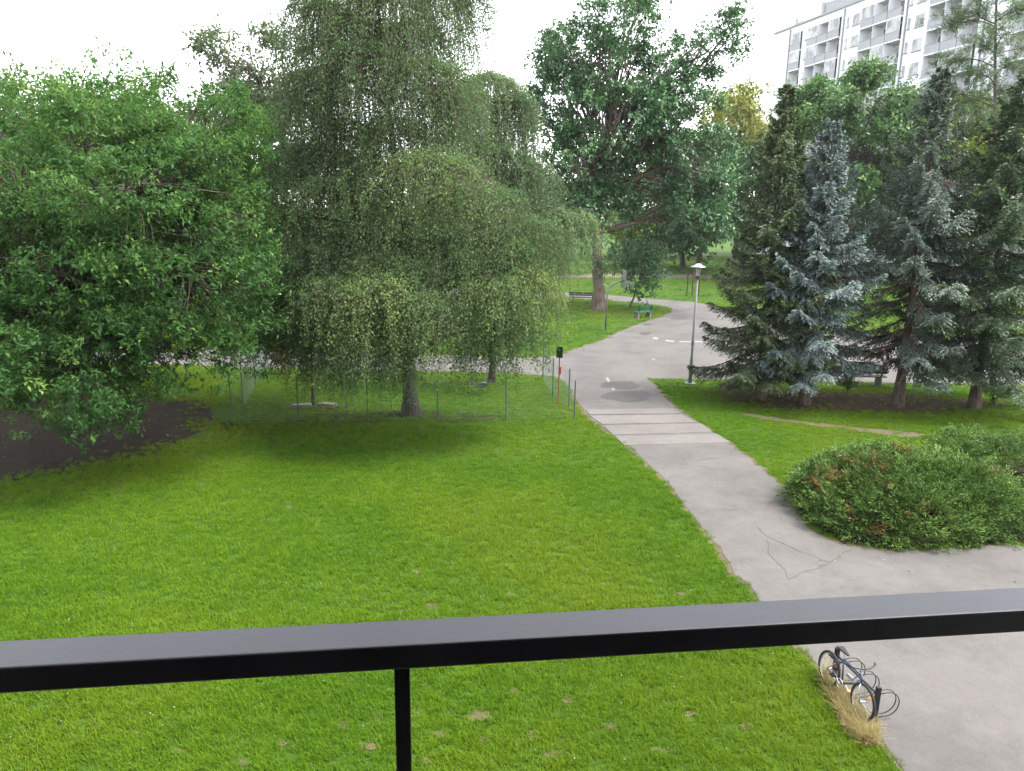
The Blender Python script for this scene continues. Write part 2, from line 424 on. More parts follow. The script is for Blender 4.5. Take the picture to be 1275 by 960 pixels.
# ------------------------------------------------------------------ ground
def inside(poly, x, y):
    poly = np.asarray(poly); c = np.zeros(len(x), bool)
    x0, y0 = poly[:, 0], poly[:, 1]; x1, y1 = np.roll(x0, -1), np.roll(y0, -1)
    for a, b, c_, d in zip(x0, y0, x1, y1):
        if b == d: continue
        h = ((b > y) != (d > y)) & (x < (c_ - a) * (y - b) / (d - b) + a)
        c ^= h
    return c
def ground_poly(pix, step=0.35, jit=0.035, seed=0, close=True):
    r_ = np.random.default_rng(seed)
    P = [at(*p) if len(p) == 2 else Vector((p[0], p[1], 0)) for p in pix]
    out = []
    for i, a in enumerate(P):
        b = P[(i + 1) % len(P)]
        n = max(1, min(60, int((b - a).length / step)))
        for k in range(n):
            q = a.lerp(b, k / n)
            j = jit * (1 if (a.y < 60 and abs(a.x) < 40) else 0)
            out.append((q.x + r_.normal() * j, q.y + r_.normal() * j))
    return out
def sheet(name, poly, z, mat, parent=None, thick=0.0):
    me = bpy.data.meshes.new(name)
    n = len(poly)
    v = [(x, y, z) for x, y in poly]; f = [tuple(range(n))]
    if thick:
        v += [(x, y, z - thick) for x, y in poly]
        f += [(i, i + n, (i + 1) % n + n, (i + 1) % n) for i in range(n)]
    me.from_pydata(v, [], f)
    me.update()
    if me.polygons[0].normal.z < 0: me.flip_normals()
    return obj(name, me, mat, parent)

g = MB(); S_ = 900.0
xs = np.linspace(-S_, S_, 25)
ground = MB().box((-S_, -60, -0.6), (S_, 1500, 0.0)).build('lawn', M['ground'])
struct(ground)

PATH_PX = [(1135, 975), (1104, 932), (1086, 905), (1062, 880), (1035, 848), (1012, 822), (990, 798), (942, 742), (900, 690), (862, 640), (830, 600), (800, 570),
           (776, 549), (747, 530), (727, 512), (718, 498), (712, 486), (704, 476), (692, 469), (650, 465), (600, 463), (540, 462), (440, 460), (330, 458), (280, 456), (150, 452), (-350, 445),
           (-350, 424), (150, 432), (280, 436), (440, 440), (600, 444), (660, 446), (688, 444), (703, 441), (723, 432), (750, 424), (775, 412), (800, 402), (825, 394), (836, 389), (838, 385), (832, 382),
           (800, 378), (757, 374), (703, 371), (600, 368), (400, 364), (400, 358), (600, 361), (703, 364), (757, 367.5), (800, 371.5), (860, 376), (885, 380),
           (910, 388), (950, 402), (1010, 415), (1150, 425), (1700, 440), (1700, 486), (1275, 479.5), (1130, 477), (1000, 474), (860, 472), (806, 471.5),
           (828, 495), (845, 511), (866, 526), (900, 546), (935, 572), (965, 597), (981, 612), (990, 640), (1010, 662), (1050, 680), (1110, 687), (1275, 680), (1500, 676), (1900, 676), (2300, 820), (2300, 975)]
path_poly = ground_poly(PATH_PX, seed=1)
# a ragged soil verge along the path, just under it
def grow(poly, d, seed):
    r_ = np.random.default_rng(seed); p = np.array(poly); out = []
    area = 0.5 * np.sum(p[:, 0] * np.roll(p[:, 1], -1) - np.roll(p[:, 0], -1) * p[:, 1]); sg = 1 if area > 0 else -1
    t = np.roll(p, -1, 0) - np.roll(p, 1, 0); t /= np.maximum(np.linalg.norm(t, axis=1, keepdims=True), 1e-6)
    nrmv = np.stack([t[:, 1], -t[:, 0]], 1) * sg
    dd = d * (0.4 + 1.2 * r_.random(len(p)))
    return [tuple(x) for x in p + nrmv * dd[:, None]]
verge_poly = grow(path_poly, 0.13, 3)
struct(sheet('verge', verge_poly, 0.004, M['trail']))
path = struct(sheet('path', path_poly, 0.010, M['asphalt']))

# concrete slabs crossing the path
for k, q in enumerate([[(729, 511), (838, 509), (846, 515.5), (734, 517)], [(735, 518.5), (849, 517), (869, 526.5), (749, 529)],
                       [(751, 530.5), (873, 528), (888, 538.5), (763, 542)], [(766, 544), (892, 540.5), (910, 551), (777, 555)]]):
    p = MB(); z = 0.032 - 0.005 * k
    b = [at(*x) for x in q]; bot = [Vector((x.x, x.y, 0.0)) for x in b]; top = [Vector((x.x, x.y, z + 0.006 * (i % 2))) for i, x in enumerate(b)]
    bot.reverse(); top.reverse()
    p.hexa(bot, top); o = p.build('concrete_slab', M['slab'], path)
    md = o.modifiers.new('bevel', 'BEVEL'); md.width = 0.012; md.segments = 2
def blob(px, py, rx, ry, n=28, seed=0, wob=0.18):
    """irregular ground outline given by its centre and radii in the photograph"""
    r_ = np.random.default_rng(seed); ph = r_.random(4) * 6.28
    out = []
    for i in range(n):
        a = 2 * math.pi * i / n
        k = 1 + wob * (math.sin(2*a+ph[0])*0.5 + math.sin(3*a+ph[1])*0.5 + math.sin(5*a+ph[2])*0.35) + r_.normal() * wob * 0.15
        q = at(px + rx * k * math.cos(a), py + ry * k * math.sin(a)); out.append((q.x, q.y))
    return out
for k, (px, py, rx, ry) in enumerate([(781, 493.5, 33, 6.5), (773, 480, 24, 5), (803, 415.5, 8, 1.7), (846, 395.5, 12, 2.6), (806, 404, 6, 1.2)]):
    sheet('damp_patch', blob(px, py, rx, ry, seed=40 + k), 0.016, M['patch'], path)
for q in [[(754, 471), (757, 470.5), (766, 486), (763, 486.5)], [(814, 420), (820, 421), (819, 423), (812, 422)], [(829, 423.5), (840, 424.6), (839, 426.2), (828, 425)], [(846, 425.2), (882, 425.2), (882, 426.4), (846, 426.4)],
          [(812, 447), (815, 447), (815, 448), (812, 448)]]:
    sheet('painted_mark', [tuple(at(*x).xy) for x in q], 0.015, M['paint'], path)
# cracks that stand out in the near paving
for k, line in enumerate([[(982, 722), (998, 714), (1018, 708), (1034, 702), (1046, 694), (1052, 688), (1060, 684)], [(940, 655), (955, 668), (980, 680), (1010, 692), (1034, 702)],
                          [(832, 578), (860, 574), (895, 571), (915, 566)], [(955, 672), (960, 690), (975, 708), (982, 722)], [(870, 640), (892, 634), (920, 636)]]):
    pts = [at(*p) for p in line]; fine = []
    for a, b in zip(pts, pts[1:]):
        for t in (0, .33, .66): fine.append(a.lerp(b, t) + Vector((rng.normal()*.025, rng.normal()*.025, 0)))
    fine.append(pts[-1]); L_, R_ = [], []
    for i, p in enumerate(fine):
        t = (fine[min(i+1, len(fine)-1)] - fine[max(i-1, 0)]).normalized(); s_ = Vector((-t.y, t.x, 0)) * (0.003 + 0.004 * rng.random())
        L_.append((p + s_).xy); R_.append((p - s_).xy)
    sheet('crack', [tuple(x) for x in L_ + R_[::-1]], 0.0145, M['patch'], path)

FAR_PX = [(500, 342), (650, 341.5), (760, 341), (860, 341.5), (920, 342.5), (1400, 346), (1400, 351), (920, 347), (860, 346), (760, 345.5), (650, 346), (500, 347)]
far_poly = ground_poly(FAR_PX, seed=4); struct(sheet('far_path', far_poly, 0.010, M['farpath']))

TRAIL_PX = [(925, 514), (965, 520), (985, 522.5), (1010, 525.5), (1050, 530), (1090, 534), (1130, 536.5), (1150, 540), (1150, 545), (1120, 543), (1085, 538.5), (1045, 534), (1005, 529), (980, 525.5), (960, 523), (925, 517)]
trail_poly = ground_poly(TRAIL_PX, 0.25, 0.06, seed=5); struct(sheet('dirt_trail', trail_poly, 0.005, M['trail']))
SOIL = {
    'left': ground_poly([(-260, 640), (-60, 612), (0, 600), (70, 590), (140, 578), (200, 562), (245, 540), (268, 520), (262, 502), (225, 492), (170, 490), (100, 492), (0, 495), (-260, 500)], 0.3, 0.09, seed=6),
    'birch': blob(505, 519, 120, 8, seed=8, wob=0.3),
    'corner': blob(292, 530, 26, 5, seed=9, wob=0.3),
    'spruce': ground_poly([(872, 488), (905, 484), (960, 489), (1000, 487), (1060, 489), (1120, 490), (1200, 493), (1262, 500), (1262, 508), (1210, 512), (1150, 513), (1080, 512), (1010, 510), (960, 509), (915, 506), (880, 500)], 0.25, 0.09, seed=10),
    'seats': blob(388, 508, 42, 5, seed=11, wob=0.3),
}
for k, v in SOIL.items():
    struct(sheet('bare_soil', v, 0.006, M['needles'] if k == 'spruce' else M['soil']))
SPOTS = [(517, 712, 7, 4), (636, 741, 7, 4), (538, 754, 8, 5), (502, 760, 7, 3), (469, 723, 5, 4), (595, 892, 28, 9), (425, 903, 14, 10), (470, 894, 8, 6), (530, 945, 11, 8), (517, 890, 12, 6), (548, 915, 18, 6),
         (664, 915, 9, 9), (730, 676, 6, 4), (728, 709, 6, 4), (790, 722, 7, 3), (706, 870, 14, 7), (755, 905, 16, 7), (640, 860, 9, 5), (222, 936, 9, 5), (300, 950, 12, 6), (350, 925, 10, 6), (450, 930, 8, 6),
         (360, 632, 8, 3), (150, 610, 12, 4), (250, 604, 8, 3), (460, 930, 16, 6), (600, 920, 10, 8), (820, 935, 15, 6), (930, 905, 12, 6), (860, 890, 10, 5), (120, 905, 10, 5), (690, 940, 20, 6), (848, 740, 6, 4), (700, 790, 8, 3)]
spot_polys = []
for k, (px, py, rx, ry) in enumerate(SPOTS):
    pl = blob(px, py, rx * 0.8, ry * 0.7, 14, seed=100 + k, wob=0.35); spot_polys.append(pl)
    sheet('bare_patch', pl, 0.0045 + 0.0003*k, M['spot'], ground)
TAN = ground_poly([(1030, 832), (1048, 858), (1072, 885), (1088, 905), (1090, 925), (1075, 928), (1050, 905), (1038, 880), (1026, 850)], 0.15, 0.04, seed=12)
sheet('bare_patch', TAN, 0.005, M['trail'], ground)
BUSH_PX = [(985, 612), (1000, 648), (1050, 676), (1110, 684), (1275, 676), (1420, 672), (1420, 580), (1275, 575), (1100, 572), (1010, 590)]
bush_poly = ground_poly(BUSH_PX, seed=13)
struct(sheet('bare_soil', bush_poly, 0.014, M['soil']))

# ------------------------------------------------------------------ grass: one stuff object of instanced tufts
tuft_col = bpy.data.collections.new('tufts')
def tuft(name, n, rad, h0, h1, wid, mat, lean=0.5, coll=tuft_col):
    a = rng.random(n) * 6.283; r_ = rad * np.sqrt(rng.random(n))
    c = np.stack([r_*np.cos(a), r_*np.sin(a), np.zeros(n)], 1)
    b = rng.random(n) * 6.283; ln = lean * (0.3 + rng.random(n)); h = h0 + (h1-h0)*rng.random(n)
    d = np.stack([np.cos(b)*ln, np.sin(b)*ln, np.ones(n)], 1); d = nrm(d)
    side = np.stack([-np.sin(b), np.cos(b), np.zeros(n)], 1) * wid
    m1 = c + d * (h*0.55)[:, None]; bend = np.stack([np.cos(b), np.sin(b), np.full(n, -0.25)], 1) * (h*0.35*ln)[:, None]
    tip = c + d * h[:, None] + bend
    V = np.stack([c - side, c + side, m1 + side*0.8, m1 - side*0.8, tip], 1)
    fq = np.array([[0,1,2,3]]) + np.arange(n)[:, None]*5
    ft = np.array([[3,2,4]]) + np.arange(n)[:, None]*5
    me = bpy.data.meshes.new(name)
    me.from_pydata(V.reshape(-1,3).tolist(), [], fq.tolist() + ft.tolist()); me.materials.append(mat); me.update()
    o = bpy.data.objects.new(name, me); coll.objects.link(o); return o
for k in range(4): tuft('grass_tuft', 22, 0.085, 0.03, 0.085, 0.0036, M['grass'], 0.9)
for k in range(2): tuft('grass_tuft', 16, 0.07, 0.05, 0.095, 0.004, M['grass'], 0.7)
far_col = bpy.data.collections.new('far_tufts')
for k in range(3): tuft('rough_tuft', 30, 0.20, 0.07, 0.16, 0.007, M['rough_grass'], 0.7, far_col)
dry_col = bpy.data.collections.new('dry_tufts')
for k in range(3): tuft('dry_tuft', 22, 0.07, 0.10, 0.26, 0.003, M['dry'], 0.7, dry_col)

def instancer(name, pts, coll, smin, smax, tilt=0.15):
    me = bpy.data.meshes.new(name); me.vertices.add(len(pts)); me.vertices.foreach_set('co', np.ascontiguousarray(pts, dtype=np.float32).ravel()); me.update()
    o = obj(name, me, None, kind='stuff')
    ng = bpy.data.node_groups.new(name, 'GeometryNodeTree')
    ng.interface.new_socket('Geometry', in_out='INPUT', socket_type='NodeSocketGeometry'); ng.interface.new_socket('Geometry', in_out='OUTPUT', socket_type='NodeSocketGeometry')
    N = ng.nodes; i = N.new('NodeGroupInput'); ou = N.new('NodeGroupOutput'); ip = N.new('GeometryNodeInstanceOnPoints'); ci = N.new('GeometryNodeCollectionInfo')
    ci.inputs['Collection'].default_value = coll; ci.inputs['Separate Children'].default_value = True; ci.inputs['Reset Children'].default_value = True
    ip.inputs['Pick Instance'].default_value = True
    rv = N.new('FunctionNodeRandomValue'); rv.data_type = 'FLOAT_VECTOR'; rv.inputs[0].default_value = (-tilt, -tilt, 0); rv.inputs[1].default_value = (tilt, tilt, 6.283)
    rs = N.new('FunctionNodeRandomValue'); rs.data_type = 'FLOAT'; rs.inputs[2].default_value = smin; rs.inputs[3].default_value = smax; rs.inputs['Seed'].default_value = 3
    L = ng.links; L.new(i.outputs[0], ip.inputs['Points']); L.new(ci.outputs[0], ip.inputs['Instance']); L.new(rv.outputs[0], ip.inputs['Rotation']); L.new(rs.outputs[1], ip.inputs['Scale']); L.new(ip.outputs[0], ou.inputs[0])
    md = o.modifiers.new('scatter', 'NODES'); md.node_group = ng
    return o
def vnoise(x, y, s, seed):
    """cheap smooth value noise"""
    r_ = np.random.default_rng(seed); tab = r_.random((64, 64)); x = x*s; y = y*s
    xi = np.floor(x).astype(int); yi = np.floor(y).astype(int); fx = x-xi; fy = y-yi; fx = fx*fx*(3-2*fx); fy = fy*fy*(3-2*fy)
    g_ = lambda a, b: tab[a % 64, b % 64]
    return (g_(xi,yi)*(1-fx)+g_(xi+1,yi)*fx)*(1-fy) + (g_(xi,yi+1)*(1-fx)+g_(xi+1,yi+1)*fx)*fy
def scatter(y0, y1, dens):
    n = int(dens * (y1-y0) * (0.76*(y0+y1) + 8))
    y = y0 + (y1-y0)*rng.random(n); x = (rng.random(n)*2-1) * (0.76*y1 + 4)
    k = np.abs(x) < 0.76*y + 4
    return x[k], y[k]
def keep(x, y):
    k = ~inside(path_poly, x, y) & ~inside(far_poly, x, y)
    k &= ~(inside(verge_poly, x, y) & (rng.random(len(x)) < 0.75))
    nz = vnoise(x, y, 0.9, 5)
    for nm, pl in SOIL.items():
        s = inside(pl, x + rng.normal(size=len(x))*0.5 + (nz-.5)*2.0, y + rng.normal(size=len(x))*0.4 + (nz-.5)*1.6)
        k &= ~(s & (rng.random(len(x)) < (0.998 if nm in ('left',) else 0.93 if nm == 'spruce' else 0.5)))
    k &= ~(inside(trail_poly, x, y) & (rng.random(len(x)) < 0.85))
    for pl in spot_polys: k &= ~(inside(pl, x, y) & (rng.random(len(x)) < 0.74))
    k &= ~(inside(TAN, x, y) & (rng.random(len(x)) < 0.7))
    k &= ~inside(bush_poly, x, y)
    # thinner tufts where the lawn is worn
    k &= ~((vnoise(x, y, 2.3, 11) < 0.16) & (rng.random(len(x)) < 0.3))
    return k
GP = []
for y0, y1, d in ((5, 12, 330), (12, 20, 230), (20, 30, 130), (30, 40, 55)):
    x, y = scatter(y0, y1, d); k = keep(x, y); GP.append(np.stack([x[k], y[k], np.zeros(k.sum())], 1))
gr = instancer('grass', np.concatenate(GP), tuft_col, 0.75, 1.4)
gr['label'] = 'short mown green grass of the near lawns'
FP = []
for y0, y1, d in ((36, 60, 9), (60, 120, 3)):
    x, y = scatter(y0, y1, d); k = keep(x, y); FP.append(np.stack([x[k], y[k], np.zeros(k.sum())], 1))
# taller growth along the fence, round the path island and at lawn edges
e = np.array(path_poly); sel = (e[:, 1] < 50) & (e[:, 1] > 9) & (np.abs(e[:, 0]) < 30); e = e[sel]
ed = grow(path_poly, 0.16, 9); ed = np.array(ed)[sel]
ed = np.repeat(ed, 2, 0) + rng.normal(size=(len(ed)*2, 2))*0.10
kk = ~inside(path_poly, ed[:, 0], ed[:, 1]) & (rng.random(len(ed)) < 0.6)
fg = instancer('tall_grass', np.concatenate(FP), far_col, 0.8, 1.5); fg['label'] = 'taller rougher grass of the lawns beyond the road'
eg = instancer('edge_grass', np.column_stack([ed[kk], np.zeros(kk.sum())]), far_col, 0.3, 0.6); eg['label'] = 'ragged grass along the path edges'
n = 260; x = rng.random(n*8); tp = np.array(TAN); lo, hi = tp.min(0), tp.max(0)
q = lo + (hi-lo)*rng.random((n*6, 2)); q = q[inside(TAN, q[:, 0], q[:, 1])][:n]
dg = instancer('dry_grass', np.column_stack([q, np.zeros(len(q))]), dry_col, 0.6, 1.25, 0.4); dg['label'] = 'tall straw-coloured dry grass beside the bicycle rack'

# pale fallen leaves on the shaded soil, and flecks on the lawn
def flecks(name, polys, n, size, mat, label, zf=0.02):
    P = []
    for pl in polys:
        tp = np.array(pl); lo, hi = tp.min(0), tp.max(0); q = lo + (hi-lo)*rng.random((n*4, 2)); P.append(q[inside(pl, q[:, 0], q[:, 1])][:n])
    P = np.concatenate(P); c = np.column_stack([P, np.full(len(P), zf)])
    ax = rand_dir(len(P)); ax[:, 2] *= 0.2; nn = np.tile([0, 0, 1.0], (len(P), 1)) + rng.normal(size=(len(P), 3))*0.25
    V, Fc = np_leaves(c, ax, nn, size*(0.6+rng.random(len(P))), size*0.6*(0.6+rng.random(len(P))))
    o = obj(name, mesh_np(name, V, Fc), mat, kind='stuff'); o['label'] = label
NEARP = ground_poly([(800, 570), (1000, 700), (1010, 735), (1130, 735), (1270, 730), (1270, 690), (1050, 692), (1000, 668), (970, 620), (900, 560)], 1, 0, seed=20)
flecks('leaf_litter', [NEARP], 70, 0.045, M['litter'], 'scattered small dry leaves on the near path')
CL = ground_poly([(-100, 640), (700, 560), (900, 700), (1050, 950), (-200, 960)], 1, 0, seed=21)
flecks('clover_flowers', [CL], 500, 0.022, M['paint'], 'tiny pale clover heads dotted through the lawn', 0.07)
flecks('fallen_leaves', [SOIL['left']], 260, 0.07, M['litter'], 'pale fallen leaves on the bare soil under the big tree')

# ------------------------------------------------------------------ apartment block
def building():
    A = Vector((41.56, 125.0, 0)); dirv = Vector((3.86, -16.79, 0)).normalized()
    nv = Vector((dirv.y, -dirv.x, 0)); nv = nv if nv.dot(-A) > 0 else -nv       # facade normal, towards the viewer
    root = thing('apartment_block', 'white apartment block with grey balconies rising behind the spruces', 'building', A)
    k = 1.0; GR = ((5.25, 2.52), (17.3, 2.6), (29.7, 2.5), (42.0, 2.5))
    def W(t, d, z):                              # t along the facade, d out of it
        return dirv * t + nv * d + Vector((0, 0, z))
    def bx(mb, t0, t1, d0, d1, z0, z1):
        return mb.hexa([W(t0, d0, z0), W(t1, d0, z0), W(t1, d1, z0), W(t0, d1, z0)], [W(t0, d0, z1), W(t1, d0, z1), W(t1, d1, z1), W(t0, d1, z1)])
    FL, TOP = 2.70, 34.14
    LEN = 55.0
    logs = [(1.1, 3.65)] + [(g0 + w_*j_ + .04, g0 + w_*(j_+1) - .04) for g0, w_ in GR for j_ in range(3)]
    # solid front wall strips between loggias
    edges = [-4.0]
    for a, b in [(1.1, 3.65)] + [(g0, g0 + 3*w_) for g0, w_ in GR]: edges += [a, b]
    edges.append(LEN)
    NF = 8; zlow = TOP - 1.0 - NF*FL
    front = MB()
    for a, b in zip(edges[::2], edges[1::2]): bx(front, a, b, -1.3, 0.0, 0.0, TOP)
    for a, b in zip(edges[1::2], edges[2::2]):
        bx(front, a, b, -1.3, -0.012, TOP - 1.0, TOP); bx(front, a, b, -1.3, -0.012, 0.0, zlow)
    front.build('wall', M['render'], root)
    bx(MB(), -4.0, LEN, -11.5, -1.31, 0, TOP - 0.05).build('rear_wall', M['render'], root)
    inner = MB()
    for a, b in zip(edges[1::2], edges[2::2]): bx(inner, a + 0.002, b - 0.002, -1.305, -1.2, zlow, TOP - 1.0)
    inner.build('loggia_wall', M['innerwall'], root)
    bx(MB(), -4.2, LEN + .2, -11.7, 0.22, TOP + 0.002, TOP + 0.28).build('roof', M['roofedge'], root)
    pent = bx(MB(), 7.4, 10.8, -5, -0.9, TOP + 0.29, TOP + 2.0); pent.build('roof_house', M['parapet'], root)
    bx(MB(), 10.9, 16.5, -5.5, -0.7, TOP + 0.29, TOP + 2.5).build('lift_house', M['parapet'], root)
    bx(MB(), 0.5, 1.3, -1.4, -0.5, TOP + 0.29, TOP + 1.3).build('chimney', M['parapet'], root)
    bx(MB(), 6.7, 7.35, -1.6, -0.7, TOP + 0.29, TOP + 2.2).build('chimney', M['parapet'], root)
    for t in (0.4, 13.4, 25.7, 38.0):
        bx(MB(), t*k, t*k + 0.16, 0.003, 0.16, 0, TOP - 0.2).build('drain_pipe', M['pipe'], root)
    r_ = random.Random(4)
    shares = {}
    for f in range(NF):
        z = TOP - 1.0 - (f+1)*FL
        for j, (a, b) in enumerate(logs):
            sl = bx(MB(), a, b, -1.195, 0.30, z - 0.001, z + 0.16).build('balcony_slab', M['render'], root)
            pp = bx(MB(), a + 0.02, b - 0.02, 0.18, 0.30, z + 0.162, z + 1.12).build('parapet', M['parapet'], root)
            bx(MB(), a, b, 0.16, 0.33, z + 1.122, z + 1.17).build('coping', M['roofedge'], pp)
            bx(MB(), a - 0.045, a + 0.012, -1.19, 0.25, z + 0.165, z + FL - 0.003).build('partition', M['render'], root)
            wn = MB(); t0 = a + 0.35; t1 = b - 0.25
            bx(wn, t0, t1, -1.195, -1.14, z + 0.2, z + 2.35); wn = wn.build('window', M['winframe'], root)
            tm = t0 + (t1-t0)*0.6
            for u0, u1, v0 in ((t0 + .07, tm - .04, z + 1.0), (tm + .04, t1 - .07, z + .3)):
                bx(MB(), u0, u1, -1.138, -1.12, v0, z + 2.26).build('pane', M['glass'], wn)
            if r_.random() < 0.3:      # glazed-in loggia
                gl = bx(MB(), a + .05, b - .05, 0.20, 0.25, z + 1.175, z + FL - 0.01).build('glazing', M['winframe'], root)
                nq = 3
                for q in range(nq):
                    u0 = a + .1 + (b-a-.2)*q/nq; u1 = a + .1 + (b-a-.2)*(q+1)/nq
                    bx(MB(), u0 + .04, u1 - .04, 0.252, 0.262, z + 1.25, z + FL - 0.1).build('pane', M['glass'], gl)
        for s0 in (4.5, 14.1, 26.1, 38.5):
            for t0, wd, z0, h in ([(s0, 0.45, 1.25, 1.0)] if s0 < 5 else [(s0, 0.5, 1.0, 1.3), (s0 + 1.25, 1.5, 0.95, 1.4)]):
                t0 *= k
                fr = bx(MB(), t0, t0 + wd, 0.004, 0.05, z + z0, z + z0 + h).build('window', M['winframe'], root)
                bx(MB(), t0 - .08, t0 + wd + .08, 0.006, 0.16, z + z0 - 0.07, z + z0 - 0.002).build('sill', M['roofedge'], fr)
                m_ = 2 if wd > 1 else 1
                for q in range(m_):
                    bx(MB(), t0 + .06 + (wd-.06)*q/m_, t0 + (wd-.06)*(q+1)/m_, 0.052, 0.06, z + z0 + .07, z + z0 + h - .07).build('pane', M['glass'], fr)
building()

# ------------------------------------------------------------------ trees
def V3(*a): return np.array(a, dtype=float)
def broadleaf(name, label, cat, base, lobes, n_clump, n_leaf, L, Wd, lm, bm, tr, seed=0, group=None, clump_r=0.5, limbs=6, trunk_top=None, up=0.35, droop=0.2, fill=0.4, tv=0.5, bough=0, br=0.8):
    """lobes: (px, py, depth, rx_px, ry_px, rdepth_m); the crown is clumps of leafy shoots over these lobes"""
    global rng
    rng = np.random.default_rng(seed)
    base = Vector(base)
    root = thing(name, label, cat, base, group=group)
    C, RR = [], []
    for px, py, Y, rx, ry, rd in lobes:
        c = deep(px, py, Y) - base; s = scale_at(Y); C.append((c.x, c.y, c.z)); RR.append((rx*s, rd, ry*s))
    C = np.array(C); RR = np.array(RR)
    area = (RR[:, 0]*RR[:, 2] + RR[:, 0]*RR[:, 1] + RR[:, 1]*RR[:, 2]); pr = area/area.sum()
    li = rng.choice(len(C), n_clump*3, p=pr); d = rand_dir(n_clump*3)
    rad = 1 - fill*rng.random(n_clump*3)**1.6
    p = C[li] + d*RR[li]*rad[:, None]*(0.88 + 0.2*rng.random((n_clump*3, 1)))
    ok = np.ones(len(p), bool)
    for j in range(len(C)):
        q = np.linalg.norm((p - C[j])/RR[j], axis=1); ok &= ~((q < 0.6) & (li != j))
    ok &= p[:, 2] > 0.4
    p = p[ok][:n_clump]; d = nrm((d/RR[li])[ok][:n_clump]); li = li[ok][:n_clump]; nC = len(p)
    btint = np.zeros(nC)
    if bough:
        ix = rng.integers(0, min(bough, nC), nC); b_r = br*(0.6 + 0.7*rng.random(min(bough, nC)))
        dd = nrm(rng.normal(size=(nC, 3)) + d[ix]*0.9 + np.array([0, 0, 0.55]))
        p = p[ix] + dd*b_r[ix][:, None]*(0.55 + 0.5*rng.random((nC, 1)))*np.array([1, 1, 0.8])
        btint = (rng.normal(size=nC)*0.09)[ix]; li = li[ix]; d = nrm(d[ix]*0.5 + dd*0.7)
    # shoots
    ns = 5
    cr = clump_r*(0.6 + 0.8*rng.random(nC))
    sp = p[:, None, :] + rng.normal(size=(nC, ns, 3))*cr[:, None, None]*np.array([0.62, 0.62, 0.42])
    sd_ = nrm(d[:, None, :]*0.8 + rng.normal(size=(nC, ns, 3))*0.5 + np.array([0, 0, up]))
    per = max(1, n_leaf//ns)
    ct = np.clip(0.42 + btint + rng.normal(size=nC)*0.17*tv*2, 0.03, 0.9)
    st = ct[:, None] + rng.normal(size=(nC, ns))*0.12
    lc = np.repeat(sp.reshape(-1, 3), per, 0); ld = np.repeat(sd_.reshape(-1, 3), per, 0); lt = np.repeat(st.ravel(), per)
    n = len(lc)
    lc = lc + ld*(rng.random((n, 1))*L*1.3) + rng.normal(size=(n, 3))*L*0.35
    ax = nrm(ld*0.55 + rand_dir(n)*0.9 - np.array([0, 0, droop]))
    nn = nrm(np.array([0, 0, 0.9]) + ld*0.5 + rng.normal(size=(n, 3))*0.36)
    ll = L*(0.65 + 0.7*rng.random(n)); lw = Wd*(0.65 + 0.7*rng.random(n))
    Vv, Ff = np_leaves(lc, ax, nn, ll, lw)
    obj('crown', mesh_np('crown', Vv, Ff, np.clip(lt + rng.normal(size=n)*0.08, 0, 1)), lm, root)
    # wood
    parts = []
    top = Vector(trunk_top) - base if trunk_top is not None else Vector(tuple((C*pr[:, None]).sum(0)))
    K = 8; t = np.linspace(0, 1, K)
    tp = np.stack([top.x*t**1.2, top.y*t**1.2, top.z*t], 1); tp[1:-1] += rng.normal(size=(K-2, 3))*tr*0.35
    trd = tr*(1.0 - 0.6*t); trd[0] *= 1.45; trd[1] *= 1.05
    v_, f_ = np_tubes(tp[None], trd[None], 10)
    trunk = obj('trunk', mesh_np('trunk', v_, f_, smooth=True), bm, root)
    a0 = tp[(K*0.45 + rng.random(len(C))*K*0.5).astype(int).clip(0, K-1)]
    lp = curve_pts(a0, C + rng.normal(size=C.shape)*0.2, 7, 0.10, 0.10)
    parts.append(np_tubes(lp, tr*0.45*np.linspace(1, 0.35, 7)[None]*np.ones((len(C), 1)), 6))
    nb = min(nC, 60 + nC//3); sel = rng.choice(nC, nb, replace=False)
    s_on = lp[li[sel], rng.integers(2, 7, nb)]
    bp = curve_pts(s_on, p[sel], 6, 0.12, 0.08)
    parts.append(np_tubes(bp, max(0.012, tr*0.13)*np.linspace(1, 0.25, 6)[None]*np.ones((nb, 1)), 4))
    v_, f_ = join_np(parts); obj('branches', mesh_np('branches', v_, f_, smooth=True), bm, root)
    return root

